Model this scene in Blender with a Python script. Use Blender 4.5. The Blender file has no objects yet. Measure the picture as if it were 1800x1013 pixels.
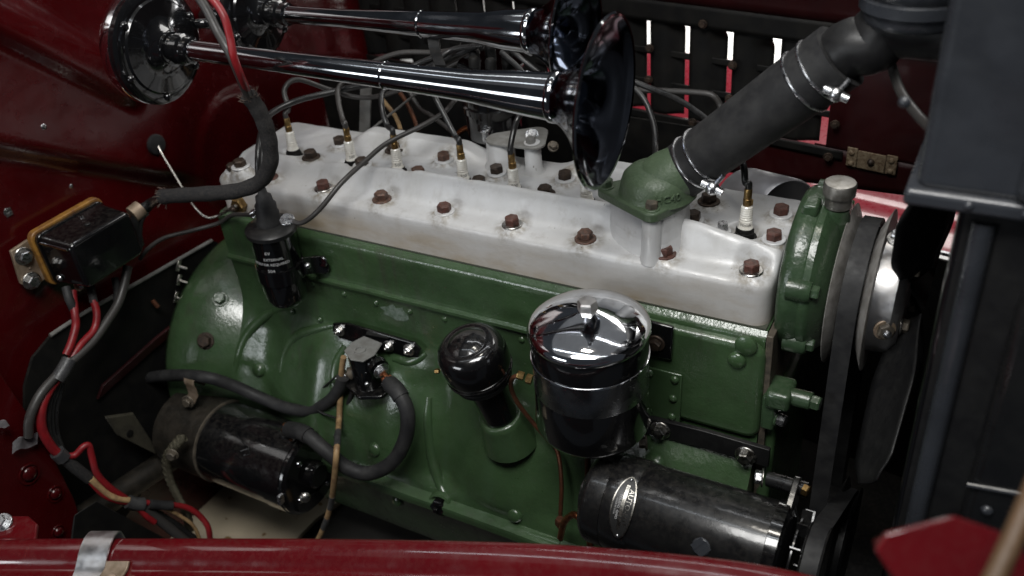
import bpy, bmesh, math, random
from mathutils import Vector, Matrix, noise as mn
random.seed(7)
S = 0.01                      # the scene is written in centimetres
sc = bpy.context.scene
col = sc.collection
V = Vector

# ---------------------------------------------------------------- camera
FPX = 1583.0
_R = V((-3150, -721, 1583)).normalized()
_D = V((255, 2364, 1583)); _D = (_D - _D.dot(_R) * _R).normalized()
AX = -_R; AZ = -_D; AY = AZ.cross(AX)
MW = Matrix((AX, AY, AZ))                       # camera ray -> engine axes
def ray(u, v): return MW @ V((u - 900, v - 506.5, FPX))
CAM = V((75, 1.8, 5.0)) - ray(1320, 482) / FPX * 91.3
def at(u, v, a, val):
    """point of the engine bay on a plane x/y/z = val (or depth d) seen along one sight line"""
    r = ray(u, v)
    if a == 'd': return CAM + r / FPX * val
    i = 'xyz'.index(a)
    return CAM + r * ((val - CAM[i]) / r[i])
cd = bpy.data.cameras.new('camera'); cam = bpy.data.objects.new('camera', cd); col.objects.link(cam)
cd.sensor_width = 36; cd.lens = FPX / 1800 * 36; cd.clip_start = 0.02; cd.clip_end = 60
rot = Matrix((MW @ V((1, 0, 0)), MW @ V((0, -1, 0)), MW @ V((0, 0, -1)))).transposed()
cam.matrix_world = Matrix.Translation(CAM * S) @ rot.to_4x4()
cd.dof.use_dof = True; cd.dof.focus_distance = 0.99; cd.dof.aperture_fstop = 4.8
sc.camera = cam
sc.render.resolution_x = 1024; sc.render.resolution_y = 576

# ---------------------------------------------------------------- world, lamps, exposure
w = bpy.data.worlds.new('World'); sc.world = w; w.use_nodes = True
bg = w.node_tree.nodes['Background']; bg.inputs[0].default_value = (0.75, 0.85, 1.0, 1); bg.inputs[1].default_value = 0.035
def area(name, loc, target, sx, sy, power, color=(1, 1, 1), shape='RECTANGLE'):
    l = bpy.data.lights.new(name, 'AREA'); l.shape = shape; l.size = sx * S; l.size_y = sy * S
    l.energy = power; l.color = color
    o = bpy.data.objects.new(name, l); col.objects.link(o); o.location = V(loc) * S
    o.rotation_euler = (V(target) - V(loc)).to_track_quat('-Z', 'Y').to_euler()
    return o
area('window_light', (74, -72, 126), (58, 2, 0), 76, 40, 18.5, (1.0, 0.99, 0.97))
area('ceiling_light', (60, 40, 285), (60, 40, 0), 420, 520, 8, (0.95, 0.975, 1.0))
area('ceiling_lamp', (56, -25, 240), (60, -5, 0), 40, 20, 6, (1.0, 0.94, 0.84))
area('ceiling_tube', (45, -75, 262), (45, -60, 0), 330, 9, 7, (0.86, 0.93, 1.0))
area('ceiling_tube', (45, 75, 262), (45, 40, 0), 330, 9, 7, (0.95, 0.97, 1.0))
area('near_side_fill', (-70, -275, 52), (45, 0, -15), 120, 60, 18, (0.92, 0.96, 1.0))  # added low fill: lifts the block side, streaks horns and crankcase
area('outside_light', (85, 120, 110), (65, 75, -5), 90, 60, 12, (1.0, 0.98, 0.95))
area('backdrop_lamp', (50, 150, 30), (40, 230, -40), 160, 40, 60, (1.0, 0.99, 0.95))  # added lamp that whitens the backdrop beyond the slots
vs = sc.view_settings
vs.view_transform = 'Standard'; vs.look = 'None'; vs.exposure = 0; vs.gamma = 1; vs.use_curve_mapping = False
sc.render.engine = 'CYCLES'
sc.cycles.max_bounces = 5; sc.cycles.diffuse_bounces = 3; sc.cycles.glossy_bounces = 4; sc.cycles.transmission_bounces = 2; sc.cycles.caustics_reflective = False; sc.cycles.caustics_refractive = False

# ---------------------------------------------------------------- materials
MATS = {}
def mat(name, c, rough=0.4, metal=0.0, c2=None, ns=60, mix=(0.4, 0.65), rv=0.08, bump=0.0, bs=250, coat=0.0, spec=0.5, detail=3,
        spot=None, sscale=400, sth=0.72, emit=None, dust=0.0, cr=0.06):
    m = bpy.data.materials.new(name); m.use_nodes = True; nt = m.node_tree; N = nt.nodes; L = nt.links
    b = N['Principled BSDF']
    b.inputs['Metallic'].default_value = metal
    b.inputs['Coat Weight'].default_value = coat; b.inputs['Coat Roughness'].default_value = cr
    b.inputs['Specular IOR Level'].default_value = spec
    tc = N.new('ShaderNodeTexCoord'); geo = N.new('ShaderNodeNewGeometry')
    def noise(scale, det=detail, rgh=0.6):
        n = N.new('ShaderNodeTexNoise'); n.inputs['Scale'].default_value = scale
        n.inputs['Detail'].default_value = det; n.inputs['Roughness'].default_value = rgh
        L.new(geo.outputs['Position'], n.inputs['Vector']); return n
    def rng(src, a, bb, lo, hi):
        r = N.new('ShaderNodeMapRange'); L.new(src, r.inputs[0])
        for i, q in enumerate((a, bb, lo, hi)): r.inputs[i + 1].default_value = q
        return r.outputs[0]
    c4 = (*c, 1)
    cs = None
    if c2:
        n = noise(ns); f = rng(n.outputs[0], mix[0], mix[1], 0, 1)
        mx = N.new('ShaderNodeMix'); mx.data_type = 'RGBA'; L.new(f, mx.inputs[0])
        mx.inputs[6].default_value = c4; mx.inputs[7].default_value = (*c2, 1); cs = mx.outputs[2]
    if spot:
        n = noise(sscale, 2); f = rng(n.outputs[0], sth, sth + 0.03, 0, 1)
        mx = N.new('ShaderNodeMix'); mx.data_type = 'RGBA'; L.new(f, mx.inputs[0])
        if cs: L.new(cs, mx.inputs[6])
        else: mx.inputs[6].default_value = c4
        mx.inputs[7].default_value = (*spot, 1); cs = mx.outputs[2]
    if dust > 0:
        sep = N.new('ShaderNodeSeparateXYZ'); L.new(geo.outputs['Normal'], sep.inputs[0])
        n = noise(180, 3, 0.7); f1 = rng(n.outputs[0], 0.42, 0.75, 0, dust); f2 = rng(sep.outputs[2], 0.3, 1.0, 0, 1)
        mm = N.new('ShaderNodeMath'); mm.operation = 'MULTIPLY'; L.new(f1, mm.inputs[0]); L.new(f2, mm.inputs[1])
        mx = N.new('ShaderNodeMix'); mx.data_type = 'RGBA'; L.new(mm.outputs[0], mx.inputs[0])
        if cs: L.new(cs, mx.inputs[6])
        else: mx.inputs[6].default_value = c4
        mx.inputs[7].default_value = (0.22, 0.2, 0.17, 1); cs = mx.outputs[2]
    if cs: L.new(cs, b.inputs['Base Color'])
    else: b.inputs['Base Color'].default_value = c4
    n = noise(ns * 1.7 + 20, 2); L.new(rng(n.outputs[0], 0.3, 0.7, max(0.02, rough - rv), rough + rv), b.inputs['Roughness'])
    if bump:
        n = noise(bs, 2); bp = N.new('ShaderNodeBump'); bp.inputs['Strength'].default_value = bump
        bp.inputs['Distance'].default_value = 0.002; L.new(n.outputs[0], bp.inputs['Height']); L.new(bp.outputs[0], b.inputs['Normal'])
        if coat: L.new(bp.outputs[0], b.inputs['Coat Normal'])
    if emit:
        b.inputs['Emission Color'].default_value = (*emit[:3], 1); b.inputs['Emission Strength'].default_value = emit[3]
    MATS[name] = m; m['nodes'] = 1
    return m
mat('green_pump', (0.033, 0.062, 0.030), 0.32, c2=(0.024, 0.045, 0.022), ns=30, bump=0.3, bs=160, coat=0.3, cr=0.1, dust=0.1)
mat('green_outlet', (0.064, 0.095, 0.054), 0.45, c2=(0.05, 0.076, 0.042), ns=40, bump=0.3, bs=300, coat=0.06, cr=0.25)
mat('red_paint', (0.05, 0.0017, 0.0026), 0.24, c2=(0.041, 0.0015, 0.0022), ns=14, coat=0.3, cr=0.04, dust=0.05, bump=0.02, bs=120)
mat('red_body', (0.085, 0.003, 0.005), 0.16, c2=(0.072, 0.0026, 0.0045), ns=10, coat=1.0, cr=0.03, bump=0.03, bs=18, dust=0.06)
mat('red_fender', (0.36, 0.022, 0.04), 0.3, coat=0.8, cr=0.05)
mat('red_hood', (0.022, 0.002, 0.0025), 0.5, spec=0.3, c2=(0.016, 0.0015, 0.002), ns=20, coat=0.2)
mat('black_gloss', (0.004, 0.004, 0.0045), 0.16, coat=0.8, cr=0.04, spec=0.4, bump=0.03, bs=120, rv=0.07, dust=0.08)
mat('bell_chrome', (0.085, 0.098, 0.13), 0.12, 1.0, c2=(0.055, 0.064, 0.085), ns=14, rv=0.05)
mat('black_chrome', (0.38, 0.385, 0.4), 0.09, 1.0, c2=(0.27, 0.275, 0.285), ns=18, rv=0.04)
mat('black_enamel', (0.006, 0.006, 0.0065), 0.3, c2=(0.009, 0.009, 0.009), ns=30, coat=0.6, cr=0.12, bump=0.05, bs=120, dust=0.1, spec=0.4)
mat('worn_alu', (0.5, 0.5, 0.52), 0.42, 0.8, c2=(0.4, 0.4, 0.42), ns=25)
mat('dull_cup', (0.26, 0.25, 0.23), 0.42, 0.8, c2=(0.16, 0.15, 0.13), ns=90)
mat('worn_steel', (0.55, 0.53, 0.5), 0.48, 0.6, c2=(0.36, 0.34, 0.31), ns=70)
mat('black_satin', (0.008, 0.008, 0.0085), 0.42, spec=0.35, c2=(0.012, 0.012, 0.012), ns=40, dust=0.06, bump=0.05)
mat('black_dull', (0.005, 0.005, 0.005), 0.6, spec=0.2, c2=(0.009, 0.0085, 0.0075), ns=30, dust=0.08)
mat('rubber', (0.015, 0.015, 0.016), 0.6, spec=0.3, c2=(0.028, 0.028, 0.028), ns=45, bump=0.06, bs=700, dust=0.03)
mat('wire_black', (0.01, 0.01, 0.01), 0.34, c2=(0.016, 0.016, 0.016), ns=80)
mat('wire_grey', (0.036, 0.033, 0.031), 0.45, c2=(0.035, 0.033, 0.031), ns=90)
mat('wire_red', (0.2, 0.007, 0.010), 0.45, c2=(0.14, 0.006, 0.009), ns=60)
mat('wire_tan', (0.35, 0.23, 0.11), 0.6, c2=(0.2, 0.12, 0.06), ns=90)
mat('loom', (0.016, 0.016, 0.017), 0.8, spec=0.25, c2=(0.035, 0.032, 0.03), ns=420, bump=0.6, bs=900)
mat('fray', (0.1, 0.075, 0.06), 0.9)
mat('chrome', (0.82, 0.83, 0.85), 0.07, 1.0, c2=(0.66, 0.66, 0.68), ns=35, rv=0.03)
mat('filter_steel', (0.34, 0.345, 0.355), 0.27, 1.0, c2=(0.26, 0.265, 0.275), ns=25, rv=0.06)
mat('steel', (0.5, 0.49, 0.47), 0.33, 1.0, c2=(0.3, 0.28, 0.25), ns=120, rv=0.12)
mat('zinc', (0.62, 0.63, 0.64), 0.3, 1.0, c2=(0.45, 0.45, 0.46), ns=150, rv=0.1)
mat('alu_clip', (0.8, 0.8, 0.81), 0.38, 1.0, c2=(0.6, 0.57, 0.54), ns=30, rv=0.1)
mat('brass', (0.33, 0.22, 0.09), 0.4, 1.0, c2=(0.18, 0.11, 0.045), ns=140)
mat('copper', (0.52, 0.2, 0.09), 0.35, 1.0, c2=(0.25, 0.09, 0.04), ns=120)
mat('dull_copper', (0.13, 0.05, 0.025), 0.5, 0.6, c2=(0.08, 0.035, 0.02), ns=120)
mat('rust_bolt', (0.10, 0.038, 0.028), 0.55, 0.25, c2=(0.055, 0.026, 0.02), ns=160, bump=0.2, bs=700, dust=0.25)
mat('worn_bolt', (0.15, 0.075, 0.05), 0.5, 0.3, c2=(0.07, 0.04, 0.03), ns=220, mix=(0.35, 0.6), bump=0.3, bs=600, dust=0.3)
mat('dark_bolt', (0.06, 0.04, 0.028), 0.5, 0.5, c2=(0.03, 0.022, 0.018), ns=160, bump=0.2, bs=700, dust=0.2)
mat('porcelain', (0.78, 0.76, 0.7), 0.22, coat=0.4, c2=(0.7, 0.67, 0.6), ns=90)
mat('ink', (0.02, 0.02, 0.02), 0.7)
mat('print_white', (0.5, 0.5, 0.5), 0.6)
mat('yellow_edge', (0.30, 0.15, 0.03), 0.45, c2=(0.14, 0.06, 0.02), ns=70)
mat('tan_metal', (0.30, 0.23, 0.17), 0.5, 0.4, c2=(0.2, 0.15, 0.1), ns=90)
mat('dark_iron', (0.016, 0.014, 0.011), 0.45, 0.2, c2=(0.03, 0.025, 0.019), ns=60, bump=0.2, dust=0.06)
mat('dirty_steel', (0.12, 0.10, 0.075), 0.55, 0.35, c2=(0.06, 0.052, 0.042), ns=90, bump=0.15, dust=0.2)
mat('rusty_plate', (0.2, 0.155, 0.1), 0.7, 0.2, c2=(0.09, 0.055, 0.03), ns=260, bump=0.3, bs=500)
mat('tan_iron', (0.05, 0.046, 0.032), 0.6, 0.1, c2=(0.03, 0.027, 0.02), ns=60, bump=0.2)
mat('floor_dark', (0.03, 0.028, 0.024), 0.85, c2=(0.02, 0.018, 0.016), ns=20)
mat('floor_tan', (0.46, 0.39, 0.28), 0.75, c2=(0.38, 0.32, 0.23), ns=9, spot=(0.16, 0.09, 0.03), sscale=38, sth=0.66, bump=0.1)
mat('grey_bracket', (0.2, 0.2, 0.19), 0.5, c2=(0.14, 0.135, 0.125), ns=60)
mat('radiator_paint', (0.03, 0.033, 0.039), 0.3, c2=(0.021, 0.023, 0.027), ns=16, coat=0.3, cr=0.15, bump=0.25, bs=28, dust=0.12)
mat('backdrop_white', (0.85, 0.84, 0.82), 0.8)
mat('braid', (0.1, 0.09, 0.06), 0.6, 0.5, c2=(0.05, 0.045, 0.03), ns=500, bump=0.7, bs=900)
mat('glint_tone', (0.16, 0.2, 0.17), 0.25, c2=(0.07, 0.11, 0.07), ns=120)  # pale tone for the reflection painted on the block
mat('wood', (0.075, 0.04, 0.016), 0.6, c2=(0.05, 0.026, 0.01), ns=25)
mat('tape', (0.03, 0.03, 0.032), 0.45, c2=(0.05, 0.05, 0.05), ns=90, bump=0.2)
mat('grey_tape', (0.13, 0.125, 0.13), 0.5, c2=(0.24, 0.22, 0.23), ns=70, bump=0.3)
mat('gasket_line', (0.05, 0.055, 0.04), 0.8)
mat('plate_print', (0.02, 0.02, 0.02), 0.35)
mat('nickel', (0.55, 0.53, 0.48), 0.3, 1.0, c2=(0.42, 0.4, 0.36), ns=160)

# painted iron castings: grain, oil streaks, dirt and chips with shapes of their own
def casting(name, ca, cb, rough, metal, grain, coat, streak, stain=None, chip=None, dirt=(0.05, 0.045, 0.035), attr=False):
    m = bpy.data.materials.new(name); m.use_nodes = True; nt = m.node_tree; N = nt.nodes; L = nt.links
    b = N['Principled BSDF']; geo = N.new('ShaderNodeNewGeometry'); sep = N.new('ShaderNodeSeparateXYZ'); L.new(geo.outputs['Position'], sep.inputs[0])
    def noise(s, d=3, r=0.6, vec=None):
        n = N.new('ShaderNodeTexNoise'); n.inputs['Scale'].default_value = s; n.inputs['Detail'].default_value = d; n.inputs['Roughness'].default_value = r
        L.new(vec or geo.outputs['Position'], n.inputs['Vector']); return n.outputs[0]
    def mapv(sx, sy, sz):
        mp = N.new('ShaderNodeMapping'); mp.inputs['Scale'].default_value = (sx, sy, sz); L.new(geo.outputs['Position'], mp.inputs[0]); return mp.outputs[0]
    def rng(src, a, bb, lo, hi):
        r = N.new('ShaderNodeMapRange'); L.new(src, r.inputs[0])
        for i, q in enumerate((a, bb, lo, hi)): r.inputs[i + 1].default_value = q
        return r.outputs[0]
    def mth(op, a, bb):
        r = N.new('ShaderNodeMath'); r.operation = op
        for k, q in enumerate((a, bb)):
            if isinstance(q, (int, float)): r.inputs[k].default_value = q
            else: L.new(q, r.inputs[k])
        return r.outputs[0]
    def mixc(f, a, bb):
        mx = N.new('ShaderNodeMix'); mx.data_type = 'RGBA'; L.new(f, mx.inputs[0])
        for k, q in ((6, a), (7, bb)):
            if isinstance(q, tuple): mx.inputs[k].default_value = (*q, 1)
            else: L.new(q, mx.inputs[k])
        return mx.outputs[2]
    c = mixc(rng(noise(16, 4), 0.38, 0.66, 0, 1), ca, cb)
    st = mth('MULTIPLY', rng(noise(1, 3, 0.65, mapv(70, 70, 5)), 0.5, 0.72, 0, streak), rng(noise(5, 3), 0.4, 0.6, 0, 1))
    c = mixc(st, c, dirt)
    c = mixc(rng(noise(38, 4, 0.75), 0.58, 0.8, 0, 0.4), c, dirt)
    if stain:
        low = rng(sep.outputs[2], 0.006, 0.05, 1, 0)
        c = mixc(mth('MULTIPLY', rng(noise(7, 4), 0.25, 0.6, 0.2, 0.95), low), c, tuple(0.45 * q + 0.55 * w_ for q, w_ in zip(stain, ca)))
        c = mixc(mth('MULTIPLY', rng(noise(1, 4, 0.6, mapv(9, 9, 26)), 0.43, 0.66, 0, 0.6), low), c, stain)
    if attr:
        at_ = N.new('ShaderNodeAttribute'); at_.attribute_name = 'grime'
        c = mixc(mth('MULTIPLY', at_.outputs['Fac'], rng(noise(110, 3, 0.7), 0.38, 0.62, 0.05, 1)), c, dirt)
    if chip: c = mixc(rng(noise(300, 2), 0.735, 0.755, 0, 0.85), c, chip)
    c = mixc(rng(noise(150, 2), 0.75, 0.77, 0, 0.7), c, (0.06, 0.045, 0.03))
    L.new(c, b.inputs['Base Color'])
    L.new(mth('ADD', rng(noise(55, 3), 0.3, 0.7, rough - 0.1, rough + 0.1), mth('MULTIPLY', st, 0.3)), b.inputs['Roughness'])
    b.inputs['Metallic'].default_value = metal; b.inputs['Coat Weight'].default_value = coat; b.inputs['Coat Roughness'].default_value = 0.14
    h = mth('ADD', mth('MULTIPLY', noise(520, 1), 0.5), mth('ADD', noise(170, 2), mth('MULTIPLY', noise(34, 2), 1.6)))
    bp = N.new('ShaderNodeBump'); bp.inputs['Strength'].default_value = grain; bp.inputs['Distance'].default_value = 0.0015
    L.new(h, bp.inputs['Height']); L.new(bp.outputs[0], b.inputs['Normal']); L.new(bp.outputs[0], b.inputs['Coat Normal'])
    MATS[name] = m
casting('green_enamel', (0.042, 0.082, 0.034), (0.031, 0.061, 0.025), 0.36, 0, 0.24, 0.9, 0.6, chip=(0.12, 0.15, 0.11), dirt=(0.028, 0.032, 0.018))
casting('head', (0.55, 0.555, 0.56), (0.49, 0.49, 0.485), 0.42, 0.1, 0.13, 0.05, 0.15, stain=(0.29, 0.20, 0.085), dirt=(0.21, 0.18, 0.135), attr=True)

# ---------------------------------------------------------------- mesh helpers
def fr(o, d, up=(0, 0, 1)):
    """frame at o whose local Z runs along d"""
    z = V(d).normalized(); u = V(up)
    if abs(z.dot(u.normalized())) > 0.98: u = V((1, 0, 0))
    x = u.cross(z).normalized(); y = z.cross(x)
    m = Matrix((x, y, z)).transposed().to_4x4(); m.translation = V(o); return m
def spline(pts, k=8):
    P = [V(p) for p in pts]
    if len(P) < 3: return [P[0].lerp(P[-1], i / k) for i in range(k + 1)]
    P = [2 * P[0] - P[1]] + P + [2 * P[-1] - P[-2]]; out = []
    for i in range(1, len(P) - 2):
        a, b, c, d = P[i - 1:i + 3]
        for j in range(k):
            t = j / k; out.append(0.5 * ((2 * b) + (c - a) * t + (2 * a - 5 * b + 4 * c - d) * t * t + (3 * b - a - 3 * c + d) * t ** 3))
    out.append(P[-2]); return out
class MB:
    def __init__(s): s.v = []; s.f = []
    def add(s, vs, fs, M=None):
        k = len(s.v); s.v += [(M @ V(p)) if M else V(p) for p in vs]; s.f += [[i + k for i in q] for q in fs]; return s
    def box(s, c, d, M=None):
        x, y, z = [q / 2 for q in d]; c = V(c)
        vs = [c + V((a * x, b * y, e * z)) for a in (-1, 1) for b in (-1, 1) for e in (-1, 1)]
        return s.add(vs, [(0, 1, 3, 2), (4, 6, 7, 5), (0, 4, 5, 1), (2, 3, 7, 6), (0, 2, 6, 4), (1, 5, 7, 3)], M)
    def lathe(s, prof, M=None, n=32, cap=True, sx=1, sy=1):
        vs = []; fs = []
        for r, z in prof:
            vs += [V((r * sx * math.cos(2 * math.pi * i / n), r * sy * math.sin(2 * math.pi * i / n), z)) for i in range(n)]
        for j in range(len(prof) - 1):
            for i in range(n):
                a = j * n + i; b = j * n + (i + 1) % n; fs.append((a, b, b + n, a + n))
        if cap: fs.append(tuple(range(n - 1, -1, -1))); fs.append(tuple((len(prof) - 1) * n + i for i in range(n)))
        return s.add(vs, fs, M)
    def tube(s, pts, r, n=10, cap=True, flat=1.0):
        P = [V(p) for p in pts]; m = len(P); vs = []; fs = []
        rr = r if isinstance(r, (list, tuple)) else [r] * m
        t0 = (P[1] - P[0]).normalized(); u = t0.orthogonal().normalized()
        for i in range(m):
            t = (P[min(i + 1, m - 1)] - P[max(i - 1, 0)]).normalized()
            u = (u - u.dot(t) * t).normalized(); w_ = t.cross(u)
            vs += [P[i] + rr[i] * (math.cos(2 * math.pi * k / n) * u + flat * math.sin(2 * math.pi * k / n) * w_) for k in range(n)]
        for j in range(m - 1):
            for i in range(n):
                a = j * n + i; b = j * n + (i + 1) % n; fs.append((a, b, b + n, a + n))
        if cap: fs.append(tuple(range(n - 1, -1, -1))); fs.append(tuple((m - 1) * n + i for i in range(n)))
        return s.add(vs, fs)
    def prism(s, poly, h0, h1, M=None, top=None):
        n = len(poly); q = top or poly
        vs = [V((a, b, h0)) for a, b in poly] + [V((a, b, h1)) for a, b in q]
        fs = [tuple(range(n - 1, -1, -1)), tuple(range(n, 2 * n))] + [(i, (i + 1) % n, n + (i + 1) % n, n + i) for i in range(n)]
        return s.add(vs, fs, M)
    def slab(s, pts, off):
        """plate: outline in space, extruded by the vector off"""
        n = len(pts); P = [V(p) for p in pts]; off = V(off)
        return s.add(P + [p + off for p in P], [tuple(range(n - 1, -1, -1)), tuple(range(n, 2 * n))] + [(i, (i + 1) % n, n + (i + 1) % n, n + i) for i in range(n)])
    def strip(s, pts, wv, th):
        """bent flat strap: centre line, width vector, thickness"""
        P = [V(p) for p in pts]; wv = V(wv); m = len(P); vs = []; fs = []
        for i in range(m):
            t = (P[min(i + 1, m - 1)] - P[max(i - 1, 0)]).normalized(); nn = t.cross(wv).normalized() * th / 2
            vs += [P[i] - wv / 2 - nn, P[i] + wv / 2 - nn, P[i] + wv / 2 + nn, P[i] - wv / 2 + nn]
        for j in range(m - 1):
            for k in range(4):
                a = 4 * j + k; b = 4 * j + (k + 1) % 4; fs.append((a, b, b + 4, a + 4))
        fs += [(3, 2, 1, 0), tuple(4 * (m - 1) + k for k in range(4))]
        return s.add(vs, fs)
    def grid(s, fn, us, vs_, thick=None):
        nu, nv = len(us), len(vs_); vs = [fn(a, b) for a in us for b in vs_]
        fs = [(i * nv + j, (i + 1) * nv + j, (i + 1) * nv + j + 1, i * nv + j + 1) for i in range(nu - 1) for j in range(nv - 1)]
        return s.add(vs, fs)
    def mesh(s, name, ang=35):
        me = bpy.data.meshes.new(name); c = V((0, 0, 0))
        if s.v:
            lo = V([min(p[i] for p in s.v) for i in range(3)]); hi = V([max(p[i] for p in s.v) for i in range(3)]); c = (lo + hi) / 2
        me.from_pydata([(p - c) * S for p in s.v], [], s.f); me.validate()
        b = bmesh.new(); b.from_mesh(me); bmesh.ops.recalc_face_normals(b, faces=b.faces); b.to_mesh(me); b.free()
        me.polygons.foreach_set('use_smooth', [True] * len(me.polygons)); me.set_sharp_from_angle(angle=math.radians(ang))
        return me, c
    def build(s, name, m, parent=None, bev=0, seg=2, ang=35, sub=0):
        me, c = s.mesh(name, ang); me.materials.append(MATS[m])
        o = bpy.data.objects.new(name, me); col.objects.link(o); o.location = c * S
        if parent:
            o.parent = parent; o.matrix_parent_inverse = parent_inv(parent)
        if bev:
            md = o.modifiers.new('bevel', 'BEVEL'); md.width = bev * S; md.segments = seg; md.limit_method = 'ANGLE'; md.angle_limit = math.radians(32)
            md.harden_normals = False
        if sub:
            md = o.modifiers.new('sub', 'SUBSURF'); md.levels = sub; md.render_levels = sub
        return o
def wmat(o):
    m = o.matrix_basis if not o.parent else wmat(o.parent) @ o.matrix_parent_inverse @ o.matrix_basis
    return m
def parent_inv(p): return wmat(p).inverted()
def tag(o, label, cat=None, group=None, kind=None):
    if label: o['label'] = label
    if cat: o['category'] = cat
    if group: o['group'] = group
    if kind: o['kind'] = kind
    return o
def thing(name, loc, label, cat, group=None):
    o = bpy.data.objects.new(name, None); col.objects.link(o); o.location = V(loc) * S; o.empty_display_size = 0.02
    return tag(o, label, cat, group)
def place(name, mesh, m, M, parent=None, scale=1.0):
    """a piece that shares its mesh: M in centimetres"""
    if not mesh.materials: mesh.materials.append(MATS[m])
    o = bpy.data.objects.new(name, mesh); col.objects.link(o)
    loc, q, _ = M.decompose(); sv = V((scale,) * 3) if not hasattr(scale, '__len__') else V(scale)
    o.matrix_basis = Matrix.LocRotScale(loc * S, q, sv)
    if parent: o.parent = parent; o.matrix_parent_inverse = parent_inv(parent)
    if mesh.materials[0] != MATS[m]:
        o.material_slots[0].link = 'OBJECT'; o.material_slots[0].material = MATS[m]
    return o
def raw(mb, name, ang=35):
    me = bpy.data.meshes.new(name); me.from_pydata([p * S for p in mb.v], [], mb.f)
    b = bmesh.new(); b.from_mesh(me); bmesh.ops.recalc_face_normals(b, faces=b.faces); b.to_mesh(me); b.free()
    me.polygons.foreach_set('use_smooth', [True] * len(me.polygons)); me.set_sharp_from_angle(angle=math.radians(ang)); return me
def hexp(r, a0=0.0): return [(r * math.cos(a0 + i * math.pi / 3), r * math.sin(a0 + i * math.pi / 3)) for i in range(6)]
def hex_mb(r=1.0, h=0.9, M=None, mb=None, z0=0.0):
    mb = mb or MB(); a = hexp(r); t = hexp(r * 0.86)
    mb.prism(a, z0, z0 + h * 0.82, M); mb.prism(a, z0 + h * 0.82, z0 + h, M, top=t); return mb
HEX = raw(hex_mb(1.0, 1.0), 'hex_head', 20)                               # unit hex head
WASH = raw(MB().lathe([(1.0, 0), (1.0, 0.75), (0.93, 1.0)], n=20), 'washer')   # unit washer
DOME = raw(MB().lathe([(1.0, 0), (0.98, 0.25), (0.8, 0.62), (0.45, 0.92), (0.02, 1.0)], n=14, cap=True), 'dome_head', 60)
def slot_screw():
    mb = MB(); mb.lathe([(1.0, 0), (1.0, 0.3), (0.86, 0.55)], n=18); mb.box((0, 0.5, 0.62), (1.5, 0.62, 0.2)); mb.box((0, -0.5, 0.62), (1.5, 0.62, 0.2)); return raw(mb, 'slot_screw')
SLOT = slot_screw()
def bolt(parent, p, d, r=0.8, h=0.75, m='steel', wm=None, wr=None, name='bolt', ph=0.3, wh=0.2):
    M = fr(p, d) @ Matrix.Rotation(ph, 4, 'Z')
    o = place(name, HEX, m, M @ Matrix.Translation((0, 0, wh if wm else 0)), parent, (r, r, h))
    if wm: place('washer', WASH, wm, M, parent if parent.parent else o, (wr or r * 1.4, wr or r * 1.4, wh))
    return o
def text_mesh(txt, size, extr=0.0, align='CENTER'):
    cu = bpy.data.curves.new('lettering', 'FONT'); cu.body = txt; cu.size = size; cu.extrude = extr; cu.align_x = align; cu.align_y = 'CENTER'; cu.resolution_u = 2
    o = bpy.data.objects.new('lettering', cu); col.objects.link(o)
    dg = bpy.context.evaluated_depsgraph_get(); me = bpy.data.meshes.new_from_object(o.evaluated_get(dg))
    vs = [v.co.copy() for v in me.vertices]; fs = [list(p.vertices) for p in me.polygons]
    bpy.data.objects.remove(o); bpy.data.curves.remove(cu); bpy.data.meshes.remove(me); return vs, fs
def sstep(a, b, x):
    t = min(1, max(0, (x - a) / (b - a))); return t * t * (3 - 2 * t)
def wire(name, pts, r, m, label, cat='wire', group=None, k=10, n=8, parent=None):
    o = MB().tube(spline(pts, k), r, n).build(name, m, parent, ang=60)
    if not parent: tag(o, label, cat, group)
    return o

# ================================================================ SETTING
def plane_grid(name, m, fn, us, vs_, **k): return MB().grid(fn, us, vs_).build(name, m, **k)
def lin(a, b, n): return [a + (b - a) * i / (n - 1) for i in range(n)]
floor = MB().box((20, 5, -58), (260, 100, 1)).build('floor', 'floor_dark'); tag(floor, 'dark floor under the engine', None, None, 'structure')
backdrop = MB().box((20, 230, -60), (420, 2, 180)).build('white_backdrop', 'backdrop_white'); tag(backdrop, 'white backdrop added outside, seen through the louvres', None, None, 'structure')  # added card, stands in for the bright ground outside

# firewall: one pressed sheet with swages and a round emboss
FWX = -13.0
embc = at(415, 262, 'x', FWX)
def fw(y, z):
    x = FWX
    d = math.hypot(y - embc.y, (z - embc.z))
    x += 0.6 * (1 - sstep(8.3, 10.2, d))                                    # round pressing
    a0 = at(0, 40, 'x', FWX); a1 = at(180, 135, 'x', FWX)                  # diagonal swage
    dv = V((a1.y - a0.y, a1.z - a0.z)); L_ = dv.length; dv /= L_
    q = V((y - a0.y, z - a0.z)); t = q.dot(dv); s_ = abs(q.x * dv.y - q.y * dv.x)
    x += 2.0 * (1 - sstep(1.2, 3.4, s_)) * (1 - sstep(L_ + 1, L_ + 6, t))
    b0 = at(0, 265, 'x', FWX); b1 = at(330, 320, 'x', FWX)                 # shelf swage
    dv = V((b1.y - b0.y, b1.z - b0.z)); L_ = dv.length; dv /= L_
    q = V((y - b0.y, z - b0.z)); t = q.dot(dv); s_ = q.x * dv.y - q.y * dv.x
    x += 2.4 * sstep(-1.7, 1.7, -s_) * (1 - sstep(L_ - 8, L_ + 6, t))
    x += 0.25 * mn.noise(V((y * 0.09, z * 0.09, 3)))
    return V((x, y, z))
firewall = MB().grid(fw, lin(-62, 62, 230), lin(-72, 62, 250)).build('firewall', 'red_paint')
tag(firewall, 'dark red painted firewall with pressed swages', None, None, 'structure')
md = firewall.modifiers.new('thick', 'SOLIDIFY'); md.thickness = 0.004; md.offset = 0
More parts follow.
